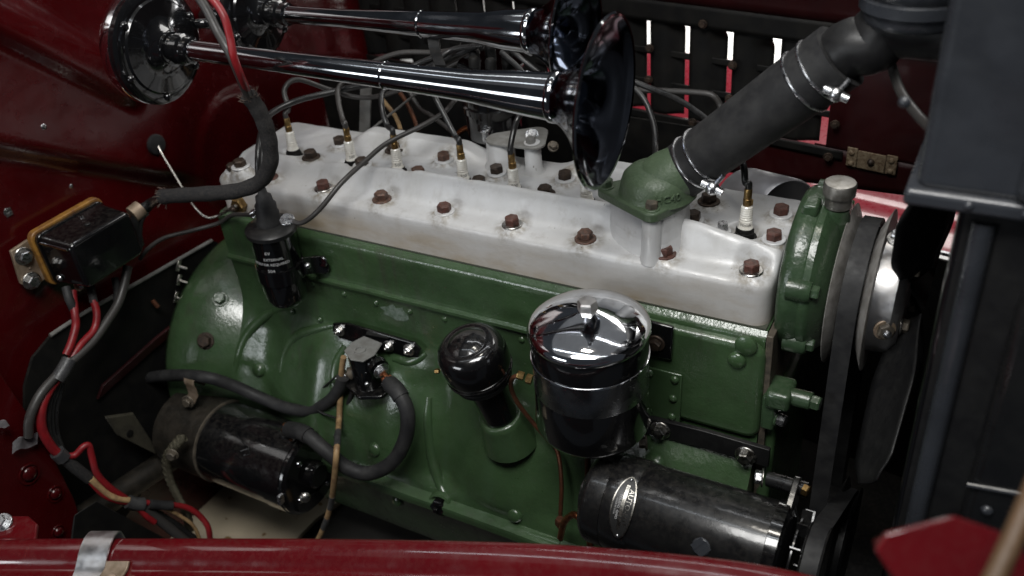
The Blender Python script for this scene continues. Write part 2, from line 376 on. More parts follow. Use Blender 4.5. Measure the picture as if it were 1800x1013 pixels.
for (u, v, r, m) in ((65, 221, 0.55, 'zinc'), (134, 330, 0.5, 'zinc'), (331, 396, 0.38, 'steel'), (378, 248, 0.3, 'dull_copper'), (560, 20, 0.35, 'steel')):
    p = at(u, v, 'x', FWX + 1.2); f_ = fw(p.y, p.z); o = place('rivet', DOME, m, fr(f_ - V((0.1, 0, 0)), (1, 0, 0)), firewall, (r, r, r * 0.8))
p = at(21, 375, 'x', FWX + 1); p = fw(p.y, p.z)
o = place('screw', SLOT, 'zinc', fr(p, (1, 0, 0)), firewall, (0.62, 0.62, 0.5)); place('cup_washer', WASH, 'zinc', fr(p - V((0.05, 0, 0)), (1, 0, 0)), firewall, (1.05, 1.05, 0.22))

# far side of the bonnet: louvred side panel with real slots, hood skin above it
def lp(t, z):                       # t: x along the panel; it closes in on the engine towards the radiator
    y = 46.0 - 0.17 * (t - 40); return V((t, y, z))
pl = [at(1140, 90, 'y', 44), at(1207, 90, 'y', 43), at(1452, 210, 'y', 40)]
hood = thing('bonnet', lp(60, 30), 'dark red bonnet half closed over the far side with vertical louvre slots', 'bonnet')
def on_panel(u, v):
    p = at(u, v, 'y', 44)
    for _ in range(6): p = at(u, v, 'y', lp(p.x, 0).y)
    return p
slots = []
for (u0, v0, u1, v1) in ((1143, 38, 1132, 186), (1214, 52, 1196, 198), (1290, 68, 1268, 212), (1372, 86, 1348, 232), (1461, 172, 1436, 252)):
    a = on_panel(u0, v0); b = on_panel(u1, v1); slots.append(((a.x + b.x) / 2, a.z, b.z))
sp = 6.1
x0 = slots[0][0]; ztop = max(s[1] for s in slots[:4]); zbot = min(s[2] for s in slots[:4])
xs = [x0 - sp * i for i in range(9, 0, -1)] + [s[0] for s in slots]
hw = 0.62; edges = []
zt = [ztop] * 9 + [s[1] for s in slots]; zb = [zbot] * 9 + [s[2] for s in slots]
prev = -14.0
for i, x in enumerate(xs + [104.0]):
    a, b = prev, (x - hw if i < len(xs) else 104.0)
    mb = MB(); mid = (a + b) / 2
    # each blade is a plate pressed outward like a louvre: proud at the slot side
    def bl(t, z, a=a, b=b): 
        q = lp(t, z); k = (t - a) / (b - a); q.y += 1.5 * sstep(0.35, 1.0, k) * (1 - sstep(zt[min(i, len(zt) - 1)] - 0.6, zt[min(i, len(zt) - 1)] + 1.2, z)) if i < len(xs) else 0; return q
    mb.grid(bl, lin(a, b, 9), lin(zbot - 0.5, ztop + 0.5, 26))
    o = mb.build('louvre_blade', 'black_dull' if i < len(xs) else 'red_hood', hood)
    md = o.modifiers.new('thick', 'SOLIDIFY'); md.thickness = 0.0015; md.offset = 0
    prev = x + hw
def band(name, z0, z1, m, dy=0.0, x0_=-14, x1_=104):
    mb = MB(); mb.grid(lambda t, z: lp(t, z) + V((0, dy, 0)), lin(x0_, x1_, 40), lin(z0, z1, 6)); o = mb.build(name, m, hood)
    md = o.modifiers.new('thick', 'SOLIDIFY'); md.thickness = 0.002; md.offset = 0; return o
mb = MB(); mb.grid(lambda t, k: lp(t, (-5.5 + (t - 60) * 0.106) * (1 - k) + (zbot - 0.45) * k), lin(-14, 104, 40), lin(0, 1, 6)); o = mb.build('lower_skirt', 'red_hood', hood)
md = o.modifiers.new('thick', 'SOLIDIFY'); md.thickness = 0.002; md.offset = 0
band('lower_rail', zbot - 1.6, zbot - 0.4, 'black_dull', -0.5, x1_=slots[4][0] + 3)
band('upper_rail', ztop + 0.3, ztop + 3.2, 'black_dull', -0.5)
for k, z in enumerate((zbot + 0.3 * (ztop - zbot), zbot + 0.66 * (ztop - zbot))): band('cross_bar', z - 0.45, z + 0.45, 'black_dull', 0.6)
# short pieces that close the front slot above and below
s4 = slots[4]
for z0, z1 in ((s4[1], ztop + 0.5), (zbot - 0.5, s4[2])):
    if z1 - z0 > 0.3:
        mb = MB(); mb.grid(lambda t, z: lp(t, z) + V((0, 0.05, 0)), lin(s4[0] - hw - 0.3, s4[0] + hw + 0.3, 4), lin(z0, z1, 4)); o = mb.build('slot_end', 'red_hood', hood)
def skin(t, a):                     # hood skin arching over to the centre hinge
    q = lp(t, ztop + 3.0); r = a * math.pi / 2
    return V((q.x, 8 + (q.y - 8) * math.cos(r), q.z + 24 * math.sin(r)))
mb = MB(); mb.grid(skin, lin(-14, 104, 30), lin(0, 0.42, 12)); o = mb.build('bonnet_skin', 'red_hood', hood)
md = o.modifiers.new('thick', 'SOLIDIFY'); md.thickness = 0.002
for (u, v) in ((1240, 38), (1147, 80), (1145, 135), (1292, 110), (1286, 168), (1222, 210), (1471, 213), (1459, 270), (1360, 130), (1010, 60), (960, 190)):
    p = on_panel(u, v) + V((0, -1.1, 0)); bolt(hood, p, (0.1, -1, 0), 0.42, 0.4, 'dark_bolt', 'dark_bolt', 0.62, 'rivet_bolt', random.random())
# striker plate at the front of the far panel
pc = on_panel(1533, 281) + V((0, -0.6, 0))
st = thing('striker_plate', pc, 'small rusty striker plate with two riveted lugs on the far bonnet panel', 'plate')
Mp = Matrix.Translation(pc) @ Matrix.Rotation(math.atan2(-0.17, 1), 4, 'Z') @ Matrix.Rotation(math.radians(0), 4, 'Y')
MB().box((0, 0, 0), (3.6, 0.25, 2.5), Mp).build('plate', 'rusty_plate', st, bev=0.1)
for s_ in (-1, 1):
    MB().box((s_ * 2.55, 0.02, 0.1), (1.4, 0.3, 2.7), Mp).build('lug', 'rusty_plate', st, bev=0.12)
    for dz in (-0.75, 0.75): place('rivet', DOME, 'rusty_plate', fr(Mp @ V((s_ * 2.55, -0.12, dz)), (0, -1, 0)), st, (0.42, 0.42, 0.3))
place('stud', DOME, 'dark_bolt', fr(Mp @ V((0, -0.1, 0)), (0, -1, 0)), st, (0.5, 0.5, 0.6))

# far fender outside the bonnet, seen below the panel and through the slots
fe = MB()
def fend(t, k):
    q = lp(t, 0); y = q.y + 4 + 42 * k
    z = -12.2 + 6.8 * math.sin(min(1, k * 1.05) * math.pi * 0.5) ** 1.3 - 9 * max(0, k - 0.85) - 0.8 * math.exp(-((k - 0.2) / 0.05) ** 2)
    return V((t, y, z))
fe.grid(fend, lin(-10, 130, 50), lin(0, 1, 40))
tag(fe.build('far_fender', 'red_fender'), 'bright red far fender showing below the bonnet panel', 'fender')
e0 = MB(); e0.tube([lp(t, -12.2) + V((0, 3.9, 0)) for t in lin(40, 126, 12)], 0.35, 8)
tag(e0.build('fender_welt', 'zinc'), 'pale bead along the inner edge of the far fender', 'trim')

# ================================================================ CYLINDER HEAD
HX0, HX1, HY1 = 2.0, 77.4, 16.9
NB = [75 - 9.2 * (6 - i) for i in range(-1, 7)]; NB.insert(0, 4.2)
PLUGX = [9.9, 20.0, 27.4, 37.3, 44.5, 54.1, 62.6, 72.5]; PLY = 7.9
def hp(u, v, z): p = at(u, v, 'z', z); return (p.x, p.y)
MIDB = [hp(*q, 6.6) for q in ((547, 277), (637, 291), (736, 308), (842, 325), (958, 341), (1218, 387), (1360, 421))]
FARB = [hp(*q, 6.8) for q in ((597, 251), (692, 262), (780, 279), (873, 302), (993, 312), (1246, 352), (1373, 374))]
FARB.append(hp(425, 300, 6.0))
def H(x, y):
    ridge = sstep(14, 20, x) * (0.55 + 0.45 * sstep(20, 34, x)) 
    ridge = max(ridge, 0.35 * sstep(3, 6, x))
    fr_ = 1 - 0.75 * sstep(68.5, 79, x)
    yc = 5.0 - 1.1 * sstep(62, 72, x)
    z = 5.0 + 1.2 * sstep(yc - 1.8, yc + 1.2, y)                           # plug deck at 6.2
    g = math.exp(-((y - yc) / 1.25) ** 2) if y < yc else math.exp(-((y - yc) / 1.5) ** 2)
    z += 2.45 * ridge * fr_ * g
    for bx in NB:                                                          # dished seats of the near bolts
        d = math.hypot(x - bx, (y - 1.8))
        z = z + (5.15 - z) * (1 - sstep(1.35, 2.5, d)) if d < 2.5 else z
        z += 0.22 * (1 - sstep(1.25, 1.55, d))
    for bx, by in MIDB + FARB:
        d = math.hypot(x - bx, y - by); z = z + (6.35 - z) * (1 - sstep(1.2, 2.0, d)) if d < 2.0 else z
        z += 0.25 * (1 - sstep(1.2, 1.45, d))
    j = sstep(12.2, 13.8, y) * (1 - sstep(15.4, 16.9, y) * 0.5)            # raised water jackets on the far side
    z += 1.7 * j * (sstep(15, 19, x) * (1 - sstep(33, 38, x)))
    z += 1.9 * j * (sstep(46, 51, x) * (1 - sstep(57, 63, x)))
    for px in PLUGX:
        d = math.hypot(x - px, y - PLY); z -= 0.75 * (1 - sstep(1.2, 2.1, d))
    e = min(y, HY1 - y, x - HX0, HX1 - x); R_ = 0.8
    if e < R_: z -= R_ * (1 - math.sqrt(max(0, 1 - (1 - e / R_) ** 2)))
    z += 0.05 * mn.noise(V((x * 0.5, y * 0.5, 0))) 
    return z
def corner(x, y):                                                          # round the plan corners
    r = 1.6; cx = min(max(x, HX0 + r), HX1 - r); cy = min(max(y, r), HY1 - r); d = V((x - cx, y - cy))
    if abs(d.x) > 1e-6 and abs(d.y) > 1e-6:
        m_ = max(abs(d.x), abs(d.y)); d = d * (m_ / d.length); 
    return cx + d.x, cy + d.y
ed = [0, 0.08, 0.2, 0.38, 0.6, 0.9]
gx = [HX0 + e for e in ed] + lin(HX0 + 1.3, HX1 - 1.3, 250) + [HX1 - e for e in reversed(ed)]
gy = ed + lin(1.25, HY1 - 1.25, 62) + [HY1 - e for e in reversed(ed)]
mb = MB(); nv = len(gy); nu = len(gx)
def hv(x, y): a, b = corner(x, y); return V((a, b, H(x, y)))
mb.grid(hv, gx, gy)
loop = [i * nv for i in range(nu)] + [(nu - 1) * nv + j for j in range(1, nv)] + [i * nv + nv - 1 for i in range(nu - 2, -1, -1)] + [j for j in range(nv - 2, 0, -1)]
prevl = loop
for z in (3.4, 2.2, 1.0, 0.25, 0.0):
    k = len(mb.v); bulge = 0.0 if z > 0.3 else (0.0 if z else 0.12)
    for q in loop:
        p = mb.v[q]; mb.v.append(V((p.x, p.y, z + (0.04 * mn.noise(V((p.x, p.y, z))) if z > 0.3 else 0))))
    cur = list(range(k, k + len(loop)))
    mb.f += [(prevl[i], prevl[(i + 1) % len(loop)], cur[(i + 1) % len(loop)], cur[i]) for i in range(len(loop))]; prevl = cur
head = thing('cylinder_head', ((HX0 + HX1) / 2, HY1 / 2, 0), 'long silver-grey cylinder head with rusty bolts and oil-stained lower edge', 'cylinder head')
hc_ = mb.build('head_casting', 'head', head, ang=40)
ga = hc_.data.attributes.new('grime', 'FLOAT', 'POINT'); gv = []
for p in mb.v:
    g = 0.0
    if p.z > 3.6:
        for bx, by in [(q, 1.8) for q in NB] + MIDB + FARB: g = max(g, 0.85 * (1 - sstep(1.2, 2.6, math.hypot(p.x - bx, p.y - by))))
        for px in PLUGX: g = max(g, 0.9 * (1 - sstep(1.0, 2.4, math.hypot(p.x - px, p.y - PLY))))
    gv.append(g)
ga.data.foreach_set('value', gv)
for i, bx in enumerate(NB): bolt(head, (bx, 1.8, H(bx, 1.8) - 0.03), (0, 0, 1), 0.86, 0.85, ('dark_bolt', 'dark_bolt', 'rust_bolt', 'worn_bolt', 'rust_bolt', 'rust_bolt', 'worn_bolt', 'rust_bolt', 'rust_bolt')[i], 'steel' if i in (2, 5, 8) else 'worn_bolt' if i in (3, 6) else 'rust_bolt' if i % 2 else 'head', 1.22, 'head_bolt', random.random(), 0.22)
for i, (bx, by) in enumerate(MIDB + FARB): bolt(head, (bx, by, H(bx, by) - 0.03), (0, 0, 1), 0.86, 0.85, 'rust_bolt' if i in (6, 13) else 'worn_bolt' if i in (2, 9) else 'dark_bolt', 'head' if i % 4 else 'dark_bolt', 1.25, 'head_bolt', random.random(), 0.2)
pp = at(1270, 405, 'z', 6.4); bolt(head, (pp.x, pp.y, H(pp.x, pp.y) - 0.03), (0, 0, 1), 0.62, 0.9, 'zinc', 'head', 0.95, 'plug_bolt', 0.3, 0.2)
# sender plug on the rear end of the near face
pp = at(424, 358, 'y', 0)
o = place('sender_plug', HEX, 'brass', fr((pp.x, 0.0, pp.z), (0, -1, 0)), head, (1.15, 1.15, 1.0)); MB().lathe([(0.45, 0), (0.45, 0.7), (0.2, 1.0)], fr((pp.x, -0.95, pp.z), (0, -1, 0)), n=12).build('nipple', 'dark_bolt', o)
# water outlet tower with its two bolt columns
FZ = 9.9
def fp(u, v, z=FZ): return at(u, v, 'z', z)
oc = V((63.6, 5.0, 0))
near = fp(1140, 392); left = fp(1056, 348); right = fp(1214, 352)
# green water outlet elbow on the tower
wo = thing('water_outlet', (oc.x, oc.y, FZ), 'green cast water outlet elbow on the silver head, at the lower end of the hose', 'water outlet')
far = V((oc.x + 1, oc.y + 5.2, FZ))
def lobe(pts, rad, seg=8):
    """rounded hull polygon of circles"""
    q = []
    for (c, r) in zip(pts, rad):
        q += [(c.x + r * math.cos(2 * math.pi * k / 28), c.y + r * math.sin(2 * math.pi * k / 28)) for k in range(28)]
    q = sorted(set(q)); 
    def half(P):
        h = []
        for p in P:
            while len(h) > 1 and (h[-1][0] - h[-2][0]) * (p[1] - h[-2][1]) - (h[-1][1] - h[-2][1]) * (p[0] - h[-2][0]) <= 0: h.pop()
            h.append(p)
        return h
    a = half(q); b = half(q[::-1]); return a[:-1] + b[:-1]
def cont_poly(P, n=72):
    P = [V(p) for p in P]; P.append(P[0]); ls = [0]
    for a, b_ in zip(P, P[1:]): ls.append(ls[-1] + (b_ - a).length)
    out = []; j = 0
    for i in range(n):
        s_ = ls[-1] * i / n
        while ls[j + 1] < s_: j += 1
        out.append(P[j].lerp(P[j + 1], (s_ - ls[j]) / max(1e-6, ls[j + 1] - ls[j])))
    return out
nc = V((near.x, near.y + 0.95, 0)); lc = V((left.x + 0.5, left.y + 0.6, 0)); rc = V((right.x - 0.4, right.y + 0.4, 0))
po = lobe([nc, lc, rc, far, oc], [1.15, 1.0, 0.9, 1.0, 3.75])
mb = MB(); rings = []
for z, gr_ in ((4.5, 0.6), (5.2, 0.4), (5.9, 0.2), (6.8, 0.0), (8, -0.12), (9.88, -0.15)):
    rings.append([V((a, b_, z)) for a, b_ in cont_poly(lobe([nc + V((0.5, 0.9, 0)), lc + V((0.8, 0.6, 0)), rc + V((-0.6, 0.3, 0)), far, oc], [0.9 + gr_, 0.8 + gr_, 0.8 + gr_, 0.9 + gr_, 3.5 + gr_]))])
n = len(rings[0])
for a in range(len(rings) - 1):
    mb.add(rings[a] + rings[a + 1], [(i, (i + 1) % n, n + (i + 1) % n, n + i) for i in range(n)])
mb.build('outlet_tower', 'head', head, ang=60)
MB().lathe([(1.35, 4.7), (1.2, 5.3), (1.1, 6.2), (1.05, 7.4), (1.02, 9.88)], Matrix.Translation((nc.x - 0.1, nc.y + 0.2, 0)), n=28).build('bolt_column', 'head', head, ang=60)
MB().prism(po, FZ + 0.02, FZ + 1.15).build('flange', 'green_outlet', wo, bev=0.22, seg=3)
HD0 = at(1196, 303, 'y', 6.2); HD1 = at(1478, 98, 'y', 6.2); hd = (HD1 - HD0).normalized()
base = V((oc.x + 0.1, oc.y, FZ + 1.0))
MB().lathe([(4.15, -0.1), (3.95, 0.3), (3.88, 0.7), (3.8, 1.3), (3.55, 2.0), (2.95, 2.6), (1.95, 3.0), (0.9, 3.17), (0.05, 3.2)], Matrix.Translation(base), n=48).build('dome', 'green_outlet', wo, ang=60)
cpt = base + V((0.3, 0.2, 0.9)); hx = HD0 + hd * 2.0
MB().tube([cpt, cpt.lerp(hx, 0.35), cpt.lerp(hx, 0.6), hx], [3.0, 3.0, 2.8, 2.6], 40).build('spout', 'green_outlet', wo, ang=60)
for c_ in (nc, lc):
    o = bolt(wo, (c_.x, c_.y, FZ + 1.15), (0, 0, 1), 0.68, 0.75, 'green_outlet' if c_ is lc else 'dirty_steel', 'green_outlet', 0.85, 'bolt', 0.2, 0.15)
# raised casting letters wrapped round the elbow
def wrapz(p, c, r, a0, z0):
    a = a0 + p.x / r; rr_ = r + p.z; return V((c.x + rr_ * math.cos(a), c.y + rr_ * math.sin(a), z0 + p.y))
tv, tf = text_mesh('HC40', 1.15, 0.1)
lv = [wrapz(p, base, 3.9, math.radians(-52), FZ + 2.0) for p in tv]
MB().add(lv, tf).build('casting_letters', 'green_outlet', wo, ang=30)

# ================================================================ ENGINE BLOCK
BX0, BX1 = 1.6, 77.6
prof = [(3, -0.2), (-0.15, -0.22), (-0.75, -0.75), (-0.9, -1.05), (-0.9, -3), (-0.9, -6.2), (-1.0, -6.7), (-1.45, -6.95), (-1.45, -7.35), (-0.95, -7.6), (-0.85, -9), (-0.8, -11), (-0.8, -13),
        (-1.0, -14.6), (-1.7, -16.3), (-2.8, -18.2), (-4.0, -20.2), (-5.3, -22.4), (-6.4, -24.6), (-7.3, -26.8), (-8.0, -29), (-8.5, -31), (-8.8, -32.6),
        (-10.2, -32.9), (-10.3, -33.3), (-10.3, -34.2), (-10.1, -34.4), (-9.2, -34.6), (-8.9, -36), (-8.0, -40), (-6.5, -46), (-3, -51), (8, -52)]
def blk(x, t):
    i = int(t); f = t - i
    if i >= len(prof) - 1: i, f = len(prof) - 2, 1.0
    a, b = V(prof[i]), V(prof[i + 1]); p = a.lerp(b, f); y, z = p.x, p.y
    wgt = sstep(-14.5, -19, z) * (1 - sstep(-30, -32.2, z))
    wv = 0
    for c_, wd, am in ((6.5, 3.2, 1.5), (17.5, 2.6, -1.3), (30, 3.0, -0.9), (38.0, 3.4, 1.6), (47, 3.5, -1.0), (57, 4, 0.8), (68, 5, -0.8)):
        wv += am * math.exp(-((x - c_) / wd) ** 2)
    y += wgt * wv
    y += 0.06 * mn.noise(V((x * 0.25, z * 0.25, 1))) * sstep(-1, -3, z)
    return V((x, y, z))
eng = thing('engine_block', (40, 8, -52), 'green enamelled straight engine block and crankcase under the silver head', 'engine block')
mb = MB(); ts = []
for i in range(len(prof) - 1): ts += [i + k / 3 for k in range(3)]
ts.append(len(prof) - 1)
xs_ = lin(BX0, BX1, 170); mb.grid(blk, xs_, ts)
nv = len(ts)
for e_ in (0, len(xs_) - 1):                                              # end faces
    k = len(mb.v); row = [e_ * nv + j for j in range(nv)]; mb.v += [V((mb.v[q].x, 14, mb.v[q].z)) for q in row]
    mb.f += [(row[j], row[j + 1], k + j + 1, k + j) for j in range(nv - 1)]
mb.build('block_casting', 'green_enamel', eng, ang=40)
MB().box((39.7, 8.4, -0.11), (75.4, 17.0, 0.2)).build('head_gasket', 'gasket_line', eng)
MB().box((39.6, 8, -8), (75.6, 17.4, 14)).build('block_core', 'green_enamel', eng)
# cover screws
for (u, v) in ((550, 499), (605, 517), (661, 533), (720, 548), (782, 561), (917, 597), (516, 546), (565, 560), (484, 533)):
    p = at(u, v, 'y', -0.85); place('cover_screw', DOME, 'green_enamel', fr((p.x, -0.75 if p.z > -14 else -1.1, p.z), (0, -1, 0)), eng, (0.48, 0.48, 0.4))
# thick front water-jacket section
p0 = at(1345, 585, 'y', -1.6); p1 = at(1332, 775, 'y', -1.6); xa = 55.0; xb = p0.x + 0.25
def rrect(x0, z0, x1, z1, r, n=5):
    o = []
    for cx, cz, a in ((x1 - r, z1 - r, 0), (x0 + r, z1 - r, 90), (x0 + r, z0 + r, 180), (x1 - r, z0 + r, 270)):
        o += [(cx + r * math.cos(math.radians(a + 90 * k / n)), cz + r * math.sin(math.radians(a + 90 * k / n))) for k in range(n + 1)]
    return o
MXZ = Matrix(((1, 0, 0, 0), (0, 0, -1, 0), (0, 1, 0, 0), (0, 0, 0, 1)))   # (x, z, h) -> h points to the near side (-y)
MB().prism(rrect(xa, p1.z, xb, -1.3, 1.6), -3, 1.75, MXZ).build('water_jacket', 'green_enamel', eng, bev=0.7, seg=4)
for (u, v, r) in ((1312, 606, 1.15), (1296, 632, 0.95)):
    p = at(u, v, 'y', -1.7); MB().lathe([(r, 0), (r, 0.35), (r * 0.75, 0.55)], fr((p.x, -1.65, p.z), (0, -1, 0)), n=24).build('boss', 'green_enamel', eng, ang=50)
# riveted plate on the jacket
q = [at(*c_, 'y', -1.8) for c_ in ((1136, 642), (1200, 658), (1196, 748), (1132, 735))]
cover = MB().slab([(p.x, -1.8, p.z) for p in q], (0, -0.28, 0)).build('cover_plate', 'green_enamel', eng, bev=0.12)
for (u, v) in ((1142, 656), (1186, 668), (1183, 701), (1140, 722), (1181, 733)):
    p = at(u, v, 'y', -2.1); place('screw', DOME, 'green_enamel', fr((p.x, -2.05, p.z), (0, -1, 0)), cover, (0.5, 0.5, 0.38))
# oval hole plate: black square plate beside the filter
q = [at(*c_, 'y', -1.8) for c_ in ((1138, 560), (1186, 572), (1182, 630), (1136, 620))]
bp_ = MB().slab([(p.x, -1.8, p.z) for p in q], (0, -0.5, 0)).build('black_plate', 'black_gloss', eng, bev=0.18)
p = at(1153, 604, 'y', -2.4); bolt(bp_, (p.x, -2.3, p.z), (0, -1, 0), 0.7, 0.6, 'dark_bolt', 'dark_bolt', 1.0, 'nut', 0.4)
# generator carrier strap under the jacket
q = [at(1128, 742, 'y', -2.6), at(1240, 770, 'y', -2.6), at(1352, 803, 'y', -2.6)]
MB().strip([(p.x, -2.4, p.z - 0.3) for p in q], (0, 0, 2.6), 0.6).build('carrier_strap', 'black_satin', eng, bev=0.08)
for (u, v) in ((1160, 758), (1310, 803)):
    p = at(u, v, 'y', -3.0); bolt(eng, (p.x, -2.75, p.z), (0, -1, 0), 0.82, 0.75, 'steel', 'steel', 1.2, 'strap_bolt', 0.2)
p = at(1136, 778, 'y', -3); bolt(eng, (p.x, -2.9, p.z), (-0.9, -0.5, 0), 0.7, 0.7, 'dirty_steel', 'dirty_steel', 0.95, 'strap_bolt', 0.2)
# oil level plug and rail ribs
p = at(775, 886, 'y', -9.3)
MB().lathe([(1.9, -1.2), (1.75, 0.4), (1.45, 0.55), (1.35, 0.1)], fr(p, (0.1, -1, 0.25)), n=28).build('plug_boss', 'green_enamel', eng, ang=50)
o = place('drain_plug', HEX, 'black_gloss', fr(p + V((0, -0.2, 0)), (0.1, -1, 0.25)), eng, (1.15, 1.15, 0.9)); 
MB().box((0, 0, 1.1), (0.6, 0.6, 0.5), fr(p + V((0, -0.4, 0)), (0.1, -1, 0.25))).build('square_drive', 'black_gloss', o, bev=0.06)
mb = MB(); a = at(640, 838, 'y', -9.3); b = at(752, 884, 'y', -9.3); mb.tube([a, b], 0.55, 10); mb.build('rail_rib', 'green_enamel', eng, ang=60)
mb = MB(); a = at(808, 900, 'y', -9.3); b = at(985, 958, 'y', -9.3); mb.tube([a, b], 0.55, 10); mb.build('rail_rib', 'green_enamel', eng, ang=60)
# bell housing at the rear
BA = V((0, 8.5, -31))
def bell(prof_, n=64): 
    mb = MB(); mb.lathe(prof_, fr(BA, (1, 0, 0)), n=n, cap=True); return mb
bell([(12.6, 10), (13.4, 7), (14.8, 4), (16.6, 1), (18.3, -1.5), (19.4, -4), (20.0, -6.5), (20.0, -8.4), (19.2, -9.8), (16.5, -10.3)]).build('bell_housing', 'green_enamel', eng, ang=50)
for (u, v, r, m) in ((375, 518, 0.9, 'green_enamel'), (377, 600, 0.95, 'dark_bolt')):
    p = at(u, v, 'x', -2.5); d = (V((0, p.y, p.z)) - V((0, BA.y, BA.z))); rad = d.length; d.normalize(); 
    q = V((-2.5, BA.y, BA.z)) + d * 18.7
    bolt(eng, q, d + V((0.5, 0, 0)), r, 0.9, m, m, r * 1.35, 'housing_bolt', 0.4)

def ysurf(x, z):
    for i in range(len(prof) - 1):
        (ya, za), (yb, zb_) = prof[i], prof[i + 1]
        if za >= z >= zb_ and za > zb_: return blk(x, i + (za - z) / (za - zb_)).y
    return -5.0
def on_block(u, v):
    p = at(u, v, 'y', -4)
    for _ in range(12): p = at(u, v, 'y', 0.5 * p.y + 0.5 * ysurf(min(max(p.x, BX0), BX1), p.z))
    return p
for k, ln in enumerate(([(408, 690), (414, 640), (432, 590), (470, 552), (505, 540)], [(492, 655), (500, 620), (520, 592), (560, 578), (590, 572)], [(594, 720), (586, 680), (590, 640), (605, 610)], [(752, 700), (750, 740), (756, 800), (770, 850), (778, 868)], [(690, 632), (720, 636), (748, 622)])):
    MB().tube(spline([on_block(u, v) + V((0, 0.35, -0.1)) for u, v in ln], 6), [0.55 + 0.25 * math.sin(math.pi * i / (6 * (len(ln) - 1))) for i in range(6 * (len(ln) - 1) + 1)], 12).build('cast_rib', 'green_enamel', eng, ang=70)
for (u, v, r) in ((1150, 820, 1.2), (660, 790, 0.9), (455, 650, 1.0), (700, 880, 0.8), (905, 905, 0.9)):
    p = on_block(u, v); MB().lathe([(r * 1.3, -0.5), (r, 0.35), (r * 0.8, 0.55), (0.05, 0.6)], fr(p, (0, -1, 0.35)), n=24).build('cast_boss', 'green_enamel', eng, ang=60)

tag(MB().slab([at(u, v, 'z', -55.5) for u, v in ((205, 930), (262, 896), (330, 838), (480, 790), (640, 850), (556, 911), (520, 948), (460, 1040), (190, 1040))], (0, 0, -0.8)).build('splash_board', 'floor_tan'), 'tan stained board lying under the starter motor', 'board')

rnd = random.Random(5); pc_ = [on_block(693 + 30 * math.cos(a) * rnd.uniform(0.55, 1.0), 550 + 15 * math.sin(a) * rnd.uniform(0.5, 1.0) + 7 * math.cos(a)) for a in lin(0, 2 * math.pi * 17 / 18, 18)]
MB().slab([p + V((0, 0.04, 0)) for p in pc_], (0, -0.1, 0)).build('painted_glint', 'glint_tone', eng)  # thin pale slab that paints a glossy reflection onto the block

# ================================================================ SPARK PLUGS AND LEADS
ORD = ['rearmost', 'second from the firewall', 'third from the firewall', 'fourth from the firewall', 'fifth from the firewall', 'sixth from the firewall', 'seventh from the firewall', 'frontmost, beside the water pump']
ins = [(0.86, 0), (0.84, 0.25), (0.72, 0.4), (0.70, 0.95)]
for k in range(6): z = 1.0 + 0.27 * k; ins += [(0.70 - 0.012 * k, z), (0.60, z + 0.07), (0.60, z + 0.15), (0.69 - 0.012 * k, z + 0.24)]
ins += [(0.5, 2.75)]
INS = raw(MB().lathe(ins, n=20), 'insulator', 50)
BASE = raw(hex_mb(1.12, 0.85).lathe([(1.3, -0.1), (1.3, 0.06)], n=24).lathe([(0.95, 0.8), (0.9, 1.15), (0.75, 1.3)], n=24), 'plug_shell', 25)
TERM = raw(MB().lathe([(0.44, 0), (0.46, 0.1), (0.46, 0.8), (0.40, 0.86), (0.42, 0.92), (0.42, 1.9), (0.36, 2.0)], n=16).box((0.2, 0.44, 0.5), (0.3, 0.2, 0.6)), 'terminal')
PT = []
for i, px in enumerate(PLUGX):
    zb = H(px, PLY) + 0.02
    if i == 6: zb = 5.5
    t = thing('spark_plug', (px, PLY, zb), 'white ribbed spark plug with brass cap, ' + ORD[i], 'spark plug', 'row of spark plugs along the head')
    M = Matrix.Translation((px, PLY, zb)); Mt = M @ Matrix.Rotation(math.radians(random.uniform(-2, 2)), 4, 'X') @ Matrix.Rotation(math.radians(random.uniform(-2, 2)), 4, 'Y')
    place('shell', BASE, 'black_dull', M @ Matrix.Rotation(random.random(), 4, 'Z'), t)
    place('insulator', INS, 'porcelain', Mt @ Matrix.Translation((0, 0, 1.05)), t)
    place('brass_terminal', TERM, 'brass', Mt @ Matrix.Translation((0, 0, 3.75)) @ Matrix.Rotation(-1.2, 4, 'Z'), t)
    if i in (1, 2, 3, 4, 7):
        tv, tf = text_mesh('500' if i < 5 else 'Holde', 0.55 if i < 5 else 0.52); a0 = math.atan2(CAM.y - PLY, CAM.x - px) + 0.1
        MB().add([Mt @ wrapz(p, V((0, 0, 0)), 0.725, a0, 1.72) for p in tv], tf).build('printed_mark', 'ink', t)
    PT.append(Mt @ V((0, 0, 5.65)))
DC = at(872, 112, 'y', 19.5)             # distributor cap
def A(u, v, y): return at(u, v, 'y', y)
